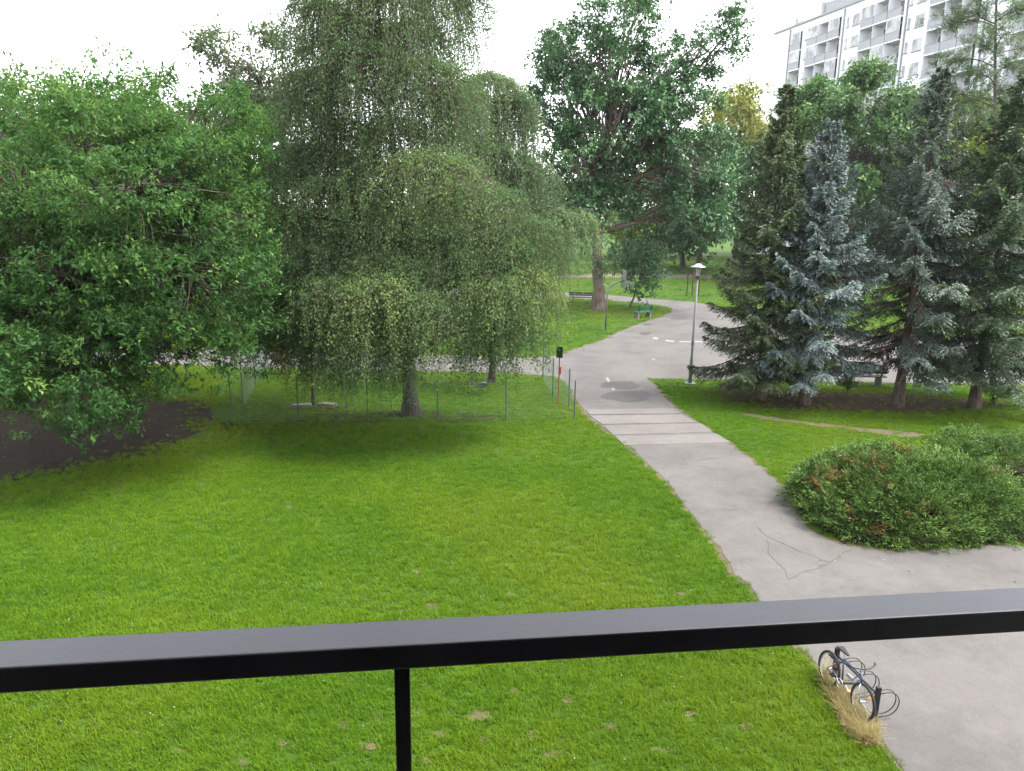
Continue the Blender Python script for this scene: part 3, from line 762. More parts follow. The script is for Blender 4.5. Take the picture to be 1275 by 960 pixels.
def weeping(name, label, base, mounds, lm, bm, tr, trunk_pts, seed, n_per=70, leaf=0.055, group=None):
    """mounds: (px, py, Y, r_px, drop_m, n) arching limb heads from which leafy strands hang"""
    global rng
    rng = np.random.default_rng(seed)
    base = Vector(base); root = thing(name, label, 'tree', base, group=group)
    K = len(trunk_pts); tp = np.array([tuple(Vector(q) - base) for q in trunk_pts])
    # resample trunk
    tt = np.linspace(0, K-1, 14); tp = np.stack([np.interp(tt, np.arange(K), tp[:, i]) for i in range(3)], 1); tp[1:-1] += rng.normal(size=(12, 3))*0.03
    rd = tr*np.linspace(1, 0.18, 14); rd[0] *= 1.6; rd[1] *= 1.1
    v_, f_ = np_tubes(tp[None], rd[None], 10); obj('trunk', mesh_np('trunk', v_, f_, smooth=True), bm, root)
    wood, LC, LA, LT = [], [], [], []
    for px, py, Y, rpx, drop, nst, *tm in mounds:
        if py < 160: nst = int(nst*1.45)
        c = deep(px, py, Y) - base; c = np.array(c); r_ = rpx*scale_at(Y)
        # limb from the trunk, rising then arching over
        zt = np.clip(c[2] - 0.35*np.linalg.norm(c[:2] - tp[0, :2]), 0.9, tp[-1, 2])
        a0 = np.array([np.interp(zt, tp[:, 2], tp[:, i]) for i in range(3)])
        lp = curve_pts(a0[None], c[None], 9, 0.05, 0.22)
        wood.append(np_tubes(lp, tr*0.30*np.linspace(1, 0.2, 9)[None], 6))
        mt = 0.42 + rng.normal()*0.12 + (tm[0] if tm else 0)
        # strands start over a cap and run outwards then down
        a = rng.random(nst)*6.283; q = np.sqrt(rng.random(nst)); s0 = c + np.stack([q*r_*np.cos(a)*0.55, q*r_*np.sin(a)*0.55, -0.22*r_*q**2 + rng.normal(size=nst)*0.12], 1)
        out = np.stack([np.cos(a), np.sin(a), np.zeros(nst)], 1)*(0.25 + 0.5*q)[:, None]*r_*0.9*(0.5 + rng.random((nst, 1)))
        dl = drop*(0.35 + 0.75*rng.random(nst))
        KK = 7; t = np.linspace(0, 1, KK)
        sp = s0[:, None, :] + out[:, None, :]*(1 - (1-t)**2.2)[None, :, None]
        sp[..., 2] += 0.18*r_*np.sin(np.minimum(1, t*3)*math.pi)[None, :]*0.6 - dl[:, None]*(t**1.5)[None, :]
        sp[..., :2] += np.cumsum(rng.normal(size=(nst, KK, 2))*0.035, axis=1)
        sp[..., 2] = np.maximum(sp[..., 2], 0.55 + 0.5*rng.random((nst, 1)))
        wood.append(np_tubes(sp[:, ::2], 0.006*np.linspace(1.3, 0.4, 4)[None]*np.ones((nst, 1)), 3))
        # twigs from the limb to the strands
        nb = max(4, nst//6); sel = rng.choice(nst, nb, replace=False)
        bp = curve_pts(lp[0][rng.integers(4, 9, nb)], s0[sel], 5, 0.08, 0.2); wood.append(np_tubes(bp, 0.016*np.linspace(1, 0.4, 5)[None]*np.ones((nb, 1)), 3))
        nl = n_per; u = rng.random((nst, nl))**1.05*(KK-1); i0 = np.minimum(u.astype(int), KK-2); fr = (u - i0)[..., None]
        ii = np.arange(nst)[:, None]
        lc = sp[ii, i0]*(1-fr) + sp[ii, i0+1]*fr
        lc = lc + rng.normal(size=lc.shape)*np.array([0.075, 0.075, 0.04])
        LC.append(lc.reshape(-1, 3)); n = nst*nl
        tang = (sp[ii, i0+1] - sp[ii, i0]).reshape(-1, 3); LA.append(nrm(nrm(tang)*0.5 + rand_dir(n)*0.8 + np.array([0, 0, -0.45])))
        st = np.repeat(mt + rng.normal(size=nst)*0.10, nl); LT.append(st + rng.normal(size=n)*0.04)
    lc = np.concatenate(LC); ax = np.concatenate(LA); n = len(lc)
    nn = nrm(rng.normal(size=(n, 3))*0.6 + np.array([0, -0.15, 0.8]))
    Vv, Ff = np_leaves(lc, ax, nn, leaf*(0.7 + 0.7*rng.random(n)), leaf*0.75*(0.7 + 0.6*rng.random(n)))
    obj('crown', mesh_np('crown', Vv, Ff, np.clip(np.concatenate(LT), 0, 1)), lm, root)
    v_, f_ = join_np(wood); obj('branches', mesh_np('branches', v_, f_, smooth=True), M['twig'], root)
    return root

def spruce(name, label, base, H, Rb, z0, lm, seed, group, lean=(0, 0), profile=1.0, thin=0.0, zmin=0.9, bare=None):
    global rng
    rng = np.random.default_rng(seed)
    root = thing(name, label, 'tree', base, group=group)
    K = 10; t = np.linspace(0, 1, K); tp = np.stack([lean[0]*t, lean[1]*t, H*0.985*t], 1)
    rd = 0.17*(1 - 0.93*t); rd[0] *= 1.5
    v_, f_ = np_tubes(tp[None], rd[None], 9); obj('trunk', mesh_np('trunk', v_, f_, smooth=True), M['sprucebark'], root)
    A, DB = [], []
    z = z0
    while z < H*0.985:
        f = (z - z0)/(H - z0)
        Lb = Rb*min(1.0, (1 - f)*profile)**0.95*(0.92 + 0.10*math.sin(z*3)) + 0.06
        nb = int(5 + 2.4*(1 - f)); a0 = rng.random()*6.28
        for b in range(nb):
            a = a0 + 6.283*b/nb + rng.normal()*0.16
            if rng.random() < thin or (bare and math.cos(a - bare[0]) > 0.7 and bare[1] < z < bare[2]):
                DB.append((a, z, Lb*(0.6 + 0.4*rng.random()), f)); continue
            A.append((a, z + rng.normal()*0.06, Lb*(0.72 + 0.5*rng.random()), f)); 
        z += 0.20 + 0.24*(1 - f) + rng.random()*0.08
    A = np.array(A); nB = len(A); KK = 8; t = np.linspace(0, 1, KK)
    dirh = np.stack([np.cos(A[:, 0]), np.sin(A[:, 0]), np.zeros(nB)], 1)
    st = np.stack([np.interp(A[:, 1], tp[:, 2], tp[:, 0]), np.interp(A[:, 1], tp[:, 2], tp[:, 1]), A[:, 1]], 1)
    sag = (0.62 - 0.95*A[:, 3])*A[:, 2]*(0.75 + 0.5*rng.random(nB))       # low boughs hang, top ones rise
    bp = st[:, None, :] + dirh[:, None, :]*(A[:, 2][:, None]*t)[..., None]
    bp[..., 2] += -sag[:, None]*(t**1.1)[None] + 0.32*A[:, 2][:, None]*(t**3.2)[None]
    bp[..., 2] = np.maximum(bp[..., 2], zmin + 0.25*np.sin(A[:, 0]*3 + A[:, 1]*9)[:, None])
    wood = [np_tubes(bp, np.clip(0.012*A[:, 2], .008, .04)[:, None]*np.linspace(1, 0.25, KK)[None], 4)]
    # side twigs along each bough, needles as slim kites round every twig
    LC, LA, LN, LT, LLn = [], [], [], [], []
    btint = np.clip(0.36 + rng.normal(size=nB)*0.10, 0, 1)
    for i in range(nB):
        Lb = A[i, 2]; nt_ = max(7, int(Lb/0.048))
        u = np.concatenate([0.12 + 0.88*(np.arange(nt_) + rng.random(nt_))/nt_]*2); side = np.repeat([-1.0, 1.0], nt_)
        uu = np.clip(u, 0, 0.9999)*(KK-1); i0 = uu.astype(int); fr = (uu - i0)[:, None]
        p0 = bp[i, i0]*(1-fr) + bp[i, i0+1]*fr
        tg = nrm(bp[i, i0+1] - bp[i, i0]); sd_ = np.cross(tg, [0, 0, 1.0]); sd_ = nrm(sd_)
        tl = np.minimum(0.62, 0.05 + 0.45*Lb*(1 - u)**0.6)*(0.6 + 0.6*rng.random(len(u)))
        td = nrm(tg*0.7 + sd_*side[:, None]*(0.35 + 0.6*rng.random((len(u), 1))) + np.array([0, 0, -0.42]) + rng.normal(size=(len(u), 3))*0.12)
        nk = 8
        s = (np.arange(nk)[None] + rng.random((len(u), nk)))/nk
        c = p0[:, None, :] + td[:, None, :]*(tl[:, None]*s)[..., None] + np.array([0, 0, -0.06])*(s**2)[..., None]
        ax = td[:, None, :]*0.9 + rng.normal(size=(len(u), nk, 3))*0.27 + np.array([0, 0, 0.10])
        LC.append(c.reshape(-1, 3)); LA.append(ax.reshape(-1, 3))
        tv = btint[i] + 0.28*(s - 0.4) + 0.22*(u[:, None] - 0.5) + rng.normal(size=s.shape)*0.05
        LT.append(tv.ravel())
    lc = np.concatenate(LC); ax = np.concatenate(LA); n = len(lc)
    nn = nrm(np.array([0, 0, 0.9]) + nrm(lc*np.array([1, 1, 0]))*0.55 + rng.normal(size=(n, 3))*0.3)
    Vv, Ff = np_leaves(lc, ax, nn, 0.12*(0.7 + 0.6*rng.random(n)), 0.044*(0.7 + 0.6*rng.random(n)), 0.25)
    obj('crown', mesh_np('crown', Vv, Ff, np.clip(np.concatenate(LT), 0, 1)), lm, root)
    v_, f_ = join_np(wood); obj('branches', mesh_np('branches', v_, f_, smooth=True), M['sprucebark'], root)
    if DB:          # dead brown boughs where the needles have gone
        D = np.array(DB); m_ = len(D); dh = np.stack([np.cos(D[:, 0]), np.sin(D[:, 0]), np.full(m_, -0.45)], 1)
        a_ = np.stack([np.interp(D[:, 1], tp[:, 2], tp[:, 0]), np.interp(D[:, 1], tp[:, 2], tp[:, 1]), D[:, 1]], 1)
        e_ = a_ + dh*D[:, 2][:, None]; e_[:, 2] = np.maximum(e_[:, 2], zmin); q = curve_pts(a_, e_, 8, 0.06, 0.05)
        w2 = [np_tubes(q, 0.014*np.linspace(1, .3, 8)[None]*np.ones((m_, 1)), 4)]
        st_ = np.repeat(q[:, 2:, :].reshape(-1, 3), 9, 0); en = st_ + rng.normal(size=st_.shape)*np.array([.13, .13, .07]) + np.array([0, 0, -.13])
        w2.append(np_tubes(curve_pts(st_, en, 3, 0.1), 0.006*np.ones((len(st_), 3)), 3))
        v_, f_ = join_np(w2); obj('dead_boughs', mesh_np('dead_boughs', v_, f_), M['deadtwig'], root)
    return root

# --- big tree on the left and its neighbours
Yb = 21.0
broadleaf('broadleaf_tree', 'dense green broadleaf tree overhanging dark soil at left, boughs nearly touching ground', 'tree', at(95, 528),
    [(190, 250, 19, 80, 85, 2.2), (90, 340, 18.5, 85, 85, 2.4), (230, 340, 19.5, 80, 90, 2.4), (60, 430, 18, 75, 60, 2.2), (190, 420, 19, 80, 65, 2.2), (275, 390, 21, 50, 70, 2.0), (300, 260, 22, 38, 75, 2.0), (30, 260, 20, 80, 90, 2.5), (95, 485, 17.5, 60, 36, 1.5), (130, 180, 21, 70, 50, 2.2), (-40, 460, 18, 60, 55, 2.0), (-60, 330, 19, 80, 100, 2.4), (250, 190, 22, 60, 55, 2)],
    2600, 45, 0.128, 0.056, M['l_left'], M['bark'], 0.24, 21, clump_r=0.30, trunk_top=deep(140, 300, 20.5), up=0.6, fill=0.3, tv=0.5, bough=300, br=0.8)
broadleaf('broadleaf_tree', 'tall green broadleaf tree filling the left edge behind the overhanging one', 'tree', at(20, 505),
    [(60, 200, 26, 90, 75, 3), (-60, 190, 27, 90, 80, 3), (190, 170, 27, 80, 50, 3), (280, 190, 28, 55, 55, 2.5), (100, 300, 26, 130, 90, 3), (250, 300, 27, 80, 90, 2.5), (-60, 330, 26, 80, 90, 3)],
    1300, 40, 0.20, 0.075, M['l_left'], M['bark'], 0.26, 22, clump_r=0.45, up=0.5, fill=0.3, bough=150, br=1.1)
broadleaf('broadleaf_tree', 'pale yellow-green tree top showing above the left crowns at frame edge', 'tree', at(30, 415),
    [(40, 135, 48, 75, 38, 4), (-40, 150, 48, 70, 45, 4), (95, 150, 48, 40, 30, 3), (20, 240, 48, 110, 80, 4)], 420, 35, 0.34, 0.17, M['l_back'], M['bark'], 0.3, 23, clump_r=0.9, fill=0.3)
broadleaf('broadleaf_tree', 'small rounded pale tree top between left crowns and grey tree', 'tree', at(185, 408),
    [(190, 132, 52, 32, 26, 3), (160, 190, 52, 60, 55, 4), (230, 210, 52, 60, 60, 4)], 300, 35, 0.34, 0.17, M['l_back'], M['bark'], 0.28, 24, clump_r=0.9, fill=0.3)
broadleaf('broadleaf_tree', 'open grey-green tree rising left of the tall birch', 'tree', at(330, 418),
    [(320, 95, 44, 50, 55, 3.5), (280, 125, 44, 38, 30, 2.5), (360, 90, 44, 40, 55, 3), (330, 190, 44, 65, 60, 4), (335, 300, 44, 60, 80, 3)], 900, 34, 0.22, 0.12, M['l_grey'], M['bark'], 0.3, 25, clump_r=0.55, fill=0.5, bough=130, br=1.0)

# --- birches
bb = at(512, 516); Yb = bb.y
weeping('weeping_birch', 'tall weeping birch with thick trunk, inside the wire fence', bb,
    [(430, -70, Yb+.5, 65, 5.0, 130), (500, -90, Yb, 75, 5.0, 150), (480, -20, Yb-1.0, 70, 4.0, 130), (395, 0, Yb, 48, 4.4, 120), (555, -10, Yb+.3, 48, 3.4, 110), (592, -25, Yb+.3, 22, 1.9, 34), (450, 55, Yb-1.2, 65, 4.0, 120), (525, 75, Yb-1.2, 65, 4.0, 120), (392, 90, Yb-.3, 45, 3.6, 110), (490, 150, Yb-.6, 70, 3.2, 120), (555, 110, Yb-.2, 45, 3.2, 90), (440, 20, Yb+.8, 65, 4.5, 130), (510, 30, Yb+.8, 65, 4.5, 130), (425, 150, Yb+.6, 60, 4, 110),
     (372, 185, Yb-.8, 48, 2.8, 120, .05), (420, 222, Yb-1.8, 66, 2.7, 150, .05), (540, 190, Yb-2.6, 80, 2.9, 190, .16), (480, 255, Yb-2.0, 60, 2.4, 110, -.1), (610, 235, Yb-2.0, 62, 2.6, 140, .12), (585, 290, Yb-1.4, 60, 2.3, 90, -.1), (665, 275, Yb-1.2, 45, 2.2, 100, .12), (355, 275, Yb-1.2, 55, 2.6, 120, 0), (520, 300, Yb-1.5, 60, 2.2, 100, -.12), (430, 290, Yb-1.2, 60, 2.2, 100, -.12),
     (415, 350, Yb-3.6, 52, 2.0, 130, .22), (470, 348, Yb-4.2, 62, 2.2, 150, .22), (530, 370, Yb-4.4, 48, 2.2, 110, .1), (615, 352, Yb-3.6, 58, 1.9, 150, .22), (660, 340, Yb-2.8, 42, 1.7, 90, .22), (575, 375, Yb-3.4, 42, 1.6, 80, .05), (440, 400, Yb-4.0, 50, 1.5, 90, .08), (310, 330, Yb-.3, 45, 2.5, 120, -.02), (340, 370, Yb-1.0, 45, 1.9, 90, .02), (375, 395, Yb-1.6, 42, 1.6, 80, 0), (640, 400, Yb-2.8, 38, 1.2, 60, .1), (470, 318, Yb-3.0, 55, 1.6, 90, 0), (560, 318, Yb-2.8, 55, 1.7, 90, 0), (400, 305, Yb-2.4, 55, 2.0, 90, .05), (505, 335, Yb-3.4, 45, 1.8, 90, .12), (640, 305, Yb-2.2, 50, 1.8, 90, .05), (455, 425, Yb-4.4, 48, 1.5, 90, .1), (500, 420, Yb-4.6, 36, 1.7, 60, .12), (400, 425, Yb-3.2, 42, 1.4, 80, .0), (610, 415, Yb-3.4, 45, 1.3, 80, .1), (345, 415, Yb-1.2, 42, 1.4, 70, -.05)],
    M['l_birch'], M['birchbark'], 0.24, [bb, bb + Vector((-.05, .05, 2.2)), bb + Vector((0.1, .1, 5)), bb + Vector((-.5, .2, 9)), bb + Vector((-.9, .2, 13.5))], 31, 50, 0.062)
b2 = at(612, 476)
weeping('weeping_birch', 'smaller weeping birch with rounded top behind the tall one', b2,
    [(610, 92, b2.y, 50, 4.8, 140), (580, 110, b2.y-.8, 42, 4.2, 90), (638, 118, b2.y-.5, 34, 4.2, 100), (620, 180, b2.y-1.2, 52, 4.2, 120), (665, 205, b2.y-1, 34, 3.6, 90), (690, 262, b2.y-1.2, 34, 2.3, 100, .15), (718, 268, b2.y-.8, 26, 1.7, 70, .2), (650, 290, b2.y-1.2, 40, 2.8, 80), (560, 250, b2.y, 60, 4.2, 90)],
    M['l_birch2'], M['birchbark'], 0.13, [b2, b2 + Vector((.1, 0, 3)), b2 + Vector((.1, .1, 8)), b2 + Vector((.2, 0, 11))], 32, 58, 0.074)
b3 = at(390, 504)
weeping('birch_sapling', 'slender dark-stemmed young birch beside two pale slabs', b3,
    [(385, 330, b3.y, 40, 2.2, 60, -.1), (360, 360, b3.y+.3, 40, 2.0, 60, -.25), (410, 370, b3.y-.4, 35, 1.6, 50, -.2)], M['l_birch2'], M['twig'], 0.06, [b3, b3 + Vector((0, 0, 2.5)), b3 + Vector((-.1, 0, 4.6))], 33, 50, 0.062)

# --- oak on the path island
ob = at(744, 386); Yo = ob.y
broadleaf('oak_tree', 'tall open-crowned oak on the grass island, three forking limbs', 'tree', ob,
    [(760, 30, Yo, 42, 34, 2.5), (715, 75, Yo, 42, 40, 2.8), (775, 95, Yo-1, 60, 45, 3), (830, 100, Yo, 45, 35, 2.5), (880, 60, Yo, 32, 26, 1.8), (905, 40, Yo, 16, 14, 1.0), (700, 135, Yo, 40, 35, 2.5), (665, 140, Yo, 16, 26, 1.5), (760, 160, Yo-2, 70, 40, 3), (840, 165, Yo-1, 55, 40, 3), (720, 210, Yo-2, 45, 40, 2.5), (790, 225, Yo+1, 70, 35, 3), (870, 210, Yo, 45, 38, 2.6), (735, 265, Yo-1.5, 40, 26, 2), (800, 15, Yo, 22, 16, 1.5), (860, 260, Yo, 45, 30, 2.4)],
    1900, 38, 0.25, 0.14, M['l_oak'], M['oakbark'], 0.42, 41, bough=300, br=1.0, clump_r=0.5, trunk_top=deep(742, 215, Yo), up=0.3, fill=0.55, tv=0.45)
sb = at(784, 383)
broadleaf('small_tree', 'small leaning tree with crooked stem over the green bench', 'tree', sb,
    [(800, 335, sb.y, 24, 22, 1.3), (780, 318, sb.y, 20, 16, 1.2), (812, 318, sb.y, 14, 16, 1.0), (797, 355, sb.y, 16, 13, 1.0), (757, 330, sb.y-2, 12, 12, .8)], 110, 36, 0.22, 0.12, M['l_oak'], M['bark'], 0.085, 42, clump_r=0.4, trunk_top=deep(797, 350, sb.y))
# --- park trees behind
BG = [
    ('park_tree', 'dark green park tree with slim trunk left of the lamp', (850, 334), [(850, 270, 0, 38, 36, 4), (820, 260, 0, 32, 34, 4), (855, 235, 0, 45, 35, 4)], 'l_oak', 330, 51),
    ('park_tree', 'dark green park tree with stout trunk behind the lamp', (868, 341), [(880, 268, 0, 34, 36, 4), (905, 240, 0, 40, 45, 4), (885, 220, 0, 40, 35, 4)], 'l_oak', 330, 52),
    ('park_tree', 'yellow-green tree glowing beyond the oak trunk', (800, 322), [(790, 250, 0, 45, 45, 5), (830, 205, 0, 30, 26, 4), (815, 290, 0, 35, 26, 4)], 'l_lime', 300, 53),
    ('golden_tree', 'golden yellow tree between the oak and the first spruce', (925, 335), [(920, 165, 0, 36, 32, 4), (900, 185, 0, 30, 30, 4), (945, 190, 0, 26, 32, 4), (920, 230, 0, 45, 50, 4)], 'l_gold', 320, 54),
    ('park_tree', 'grey-green tree tip above the golden tree', (915, 322), [(912, 140, 0, 22, 26, 3), (912, 190, 0, 34, 40, 4)], 'l_grey', 160, 55),
    ('maple_tree', 'broad green maple crown behind the spruces before the apartment block', (1050, 352), [(1040, 130, 0, 62, 45, 4), (1090, 125, 0, 40, 38, 4), (1000, 160, 0, 40, 40, 4), (1060, 200, 0, 80, 55, 5), (1010, 260, 0, 70, 60, 4), (1090, 260, 0, 60, 60, 4)], 'l_maple', 700, 56),
    ('park_tree', 'light yellow-green tree behind the grey-blue spruce at right', (1205, 352), [(1200, 170, 0, 50, 36, 4), (1160, 200, 0, 40, 45, 4), (1240, 180, 0, 40, 45, 4), (1190, 250, 0, 70, 60, 4)], 'l_lime', 480, 57),
    ('park_tree', 'dark background tree seen under the oak limbs at left', (672, 340), [(690, 240, 0, 45, 45, 5), (660, 280, 0, 45, 40, 5), (705, 290, 0, 35, 28, 4)], 'l_maple', 300, 58),
    ('park_tree', 'green background tree low behind the tall birch', (560, 345), [(560, 240, 0, 60, 60, 5), (610, 270, 0, 50, 50, 5), (500, 260, 0, 60, 60, 5)], 'l_maple', 300, 59),
    ('park_tree', 'green background tree behind the birch on its left', (420, 360), [(420, 250, 0, 60, 60, 5), (370, 270, 0, 50, 60, 5), (460, 290, 0, 50, 50, 5)], 'l_maple', 300, 60),
    ('park_tree', 'dark tree mass behind the overhanging tree near the road', (200, 380), [(200, 280, 0, 90, 70, 5), (290, 290, 0, 60, 70, 5), (90, 280, 0, 90, 70, 5)], 'l_grey', 360, 61),
    ('park_tree', 'green tree at the right edge behind the dark spruce', (1300, 352), [(1290, 210, 0, 60, 60, 4), (1330, 250, 0, 70, 70, 4), (1270, 280, 0, 60, 50, 4)], 'l_maple', 320, 62),
]
for name, label, b, lobes, mk, nc, seed in BG:
    p = at(*b); Y = p.y; s = max(0.16, 0.0042*Y)
    broadleaf(name, label, 'tree', p, [(a, c, Y + (i % 3 - 1)*1.5, d, e_, f) for i, (a, c, _, d, e_, f) in enumerate(lobes)], int(nc*(2.3 if name == 'maple_tree' else 1.1)), 35, s*1.25, s*0.75, M[mk], M['bark'], 0.3, seed, 'park trees beyond the road', clump_r=0.010*Y, fill=0.35, bough=max(20, nc//9), br=0.021*Y)

# --- pine at the right
pb = at(1222, 378); Yp = pb.y
def pine():
    global rng
    rng = np.random.default_rng(71)
    root = thing('pine_tree', 'open pine with feathery needle tufts in front of the apartment block', 'tree', pb)
    K = 12; t = np.linspace(0, 1, K); topv = np.array(deep(1250, -60, Yp) - pb)
    tp = topv[None]*t[:, None]; tp[:, 0] += 0.35*np.sin(t*5)
    v_, f_ = np_tubes(tp[None], (0.22*(1 - .75*t))[None], 9); obj('trunk', mesh_np('trunk', v_, f_, smooth=True), M['bark'], root)
    heads = [(1220, 55, 26, 12), (1185, 75, 22, 10), (1255, 40, 28, 13), (1215, 15, 30, 12), (1260, 80, 22, 11), (1165, 110, 26, 12), (1200, 120, 30, 14), (1245, 110, 26, 14), (1190, 25, 18, 9), (1270, 10, 20, 10), (1185, 140, 30, 14), (1230, 145, 30, 14), (1150, 130, 18, 9), (1200, -20, 30, 14), (1250, -30, 40, 16), (1290, 60, 24, 12), (1215, 90, 24, 10)]
    wood, LC, LA, LT = [], [], [], []
    for px, py, rx, ry in heads:
        c = np.array(deep(px, py, Yp + rng.normal()*1.2) - pb); zt = max(1.5, c[2] - 0.7)
        a0 = np.array([np.interp(zt, tp[:, 2], tp[:, i]) for i in range(3)])
        lp = curve_pts(a0[None], c[None], 7, 0.08, 0.12); wood.append(np_tubes(lp, (0.06*np.linspace(1, .3, 7))[None], 5))
        s = scale_at(Yp); ns = 50
        sp = c + rng.normal(size=(ns, 3))*np.array([rx*s*.55, 0.7, ry*s*.6])
        wood.append(np_tubes(curve_pts(lp[0][rng.integers(3, 7, ns)], sp, 5, 0.1, -0.05), 0.014*np.linspace(1, .4, 5)[None]*np.ones((ns, 1)), 3))
        nl = 34; d = nrm(rng.normal(size=(ns, 1, 3))*0.6 + rng.normal(size=(ns, nl, 3))*0.8 + np.array([0, 0, 0.25]))
        LC.append((sp[:, None, :] + d*0.05 + rng.normal(size=(ns, nl, 3))*0.10).reshape(-1, 3)); LA.append(d.reshape(-1, 3))
        LT.append((0.5 + rng.normal()*0.15 + rng.normal(size=(ns, nl))*0.13).ravel())
    lc = np.concatenate(LC); n = len(lc)
    Vv, Ff = np_leaves(lc, np.concatenate(LA), rand_dir(n), 0.22*(.7 + .5*rng.random(n)), 0.045*(.7 + .6*rng.random(n)))
    obj('crown', mesh_np('crown', Vv, Ff, np.clip(np.concatenate(LT), 0, 1)), M['l_pine'], root)
    v_, f_ = join_np(wood); obj('branches', mesh_np('branches', v_, f_, smooth=True), M['bark'], root)
pine()

# --- the row of spruces
def top_of(px, py, Y): return deep(px, py, Y).z
for label, b, topy, rpx, z0, mk, seed, thin, prof, zm, bare in [
    ('green spruce with wide sweeping skirt, nearest the lamp post', (945, 497), 100, 82, 1.2, 'n_green', 81, 0.0, 1.2, 0.9, None),
    ('silvery blue spruce beside the green one with the wide skirt', (1001, 503), 143, 80, 1.8, 'n_blue', 82, 0.04, 1.35, 1.35, None),
    ('grey-blue spruce with thin pointed tip and bare brown gaps', (1117, 505), 82, 100, 1.9, 'n_greyblue', 83, 0.07, 1.32, 1.45, (math.radians(205), 1.8, 5.2)),
    ('dark green spruce at the right edge with broad low boughs', (1212, 507), 92, 112, 1.9, 'n_dark', 84, 0.0, 1.4, 1.5, None)]:
    p = at(*b); H = top_of(b[0], topy, p.y)
    spruce('spruce_tree', label, p, H, rpx*scale_at(p.y), z0, M[mk], seed, 'row of spruces by the plaza', profile=prof, thin=thin, zmin=zm, bare=bare)

# --- juniper bushes
def juniper(label, lobes, base, nsp, seed, dead, mat):
    global rng
    rng = np.random.default_rng(seed)
    root = thing('juniper_bush', label, 'bush', base)
    C = np.array([(c.x - base.x, c.y - base.y, 0.0) for c, *_ in lobes]); RR = np.array([(a, b, h) for _, a, b, h in lobes])
    pr = RR.prod(1)**0.67; pr /= pr.sum(); li = rng.choice(len(C), nsp, p=pr)
    d = rand_dir(nsp); d[:, 2] = np.abs(d[:, 2])
    p = C[li] + d*RR[li]*(0.80 + 0.22*rng.random((nsp, 1)) + 0.17*(vnoise(d[:, 0]*6 + 30, d[:, 1]*6 + d[:, 2]*4 + 30, 1.3, 8)[:, None] - 0.5))
    ok = p[:, 2] > 0.08
    for j in range(len(C)): ok &= ~((np.linalg.norm((p - C[j])/RR[j], axis=1) < 0.78) & (li != j))
    p = p[ok]; nv_ = nrm((d/RR[li])[ok]); n = len(p)
    hd = rng.normal(size=(n, 3)); hd[:, 2] = 0
    sd_ = nrm(nv_*0.7 + nrm(hd)*0.55 + np.array([0, 0, 0.05])); sn = nrm(np.cross(sd_, np.cross(np.array([0, 0, 1.0]) + nv_*.6, sd_)))
    nk = 29; u = rng.random((n, nk)); sidev = np.cross(sn, sd_); k = (rng.random((n, nk))*2 - 1)*(1 - u*0.85)*0.55
    SL = 0.42*(0.7 + 0.6*rng.random((n, 1)))
    c = p[:, None, :] + (sd_[:, None, :]*(u*SL)[..., None]) + sidev[:, None, :]*(k*SL)[..., None] - np.array([0, 0, 0.10])*(u**2)[..., None] + rng.normal(size=(n, nk, 3))*0.018
    ax = sd_[:, None, :] + sidev[:, None, :]*(k*1.6)[..., None] + rng.normal(size=(n, nk, 3))*0.3
    nn = sn[:, None, :] + rng.normal(size=(n, nk, 3))*0.4
    st = 0.40 + 0.30*vnoise(p[:, 0] + 50, p[:, 1] + p[:, 2] + 50, 1.2, 3) - 0.15 + rng.normal(size=n)*0.11
    tint = st[:, None] + 0.25*(u - 0.5) + rng.normal(size=(n, nk))*0.09
    isd = np.zeros(n, bool)
    ppx, ppy = project(p + np.array(base)); front = (p - np.array([0, 0, 0.3]))@np.array([0, -1.0, 0.6]) > -0.6
    for qx, qy, rr in dead: isd |= (np.hypot(ppx - qx, (ppy - qy)*1.3) < rr*0.85) & front & (rng.random(n) < 0.8)
    for nm, sel, mt in (('foliage', ~isd, mat), ('dead_sprays', isd, M['dead'])):
        if sel.sum() == 0: continue
        cc = c[sel].reshape(-1, 3); m_ = len(cc)
        Vv, Ff = np_leaves(cc, ax[sel].reshape(-1, 3), nn[sel].reshape(-1, 3), 0.07*(.7 + .6*rng.random(m_)), 0.021*(.7 + .6*rng.random(m_)))
        obj(nm, mesh_np(nm, Vv, Ff, np.clip(tint[sel].ravel(), 0, 1)), mt, root)
    a0 = np.repeat(C*0.6, 12, 0) + np.array([0, 0, 0.02]); e_ = p[rng.choice(n, len(a0))]*0.93
    v_, f_ = np_tubes(curve_pts(a0, e_, 6, 0.1, 0.1), 0.022*np.linspace(1, .3, 6)[None]*np.ones((len(a0), 1)), 5); obj('stems', mesh_np('stems', v_, f_), M['twig'], root)
    return root
jb = at(1115, 640)
juniper('wide feathery juniper bush with rusty dead sprays beside the path', [(at(1105, 636), 1.8, 1.6, 1.40), (at(1052, 632), 1.2, 1.3, 1.12), (at(1185, 640), 1.4, 1.5, 1.2), (at(1118, 655), 1.9, 1.15, 1.0)], jb, 6200, 91,
    [(1048, 597, 10), (1068, 580, 9), (1090, 580, 9), (1098, 590, 7), (1077, 608, 8), (1097, 608, 8), (1034, 615, 8), (1022, 600, 6), (1136, 640, 9), (1072, 648, 6), (1084, 662, 10), (1164, 652, 6), (1228, 592, 9), (1118, 566, 8)], M['juniper'])
j2 = at(1275, 625)
juniper('second juniper bush at the right edge behind the one with rusty sprays', [(at(1260, 612), 1.7, 1.5, 1.3), (at(1370, 630), 1.8, 1.7, 1.3), (at(1195, 590), 1.0, 0.9, 1.15)], j2, 2300, 92, [], M['juniper'])
w0 = deep(1232, 552, at(1232, 600).y)
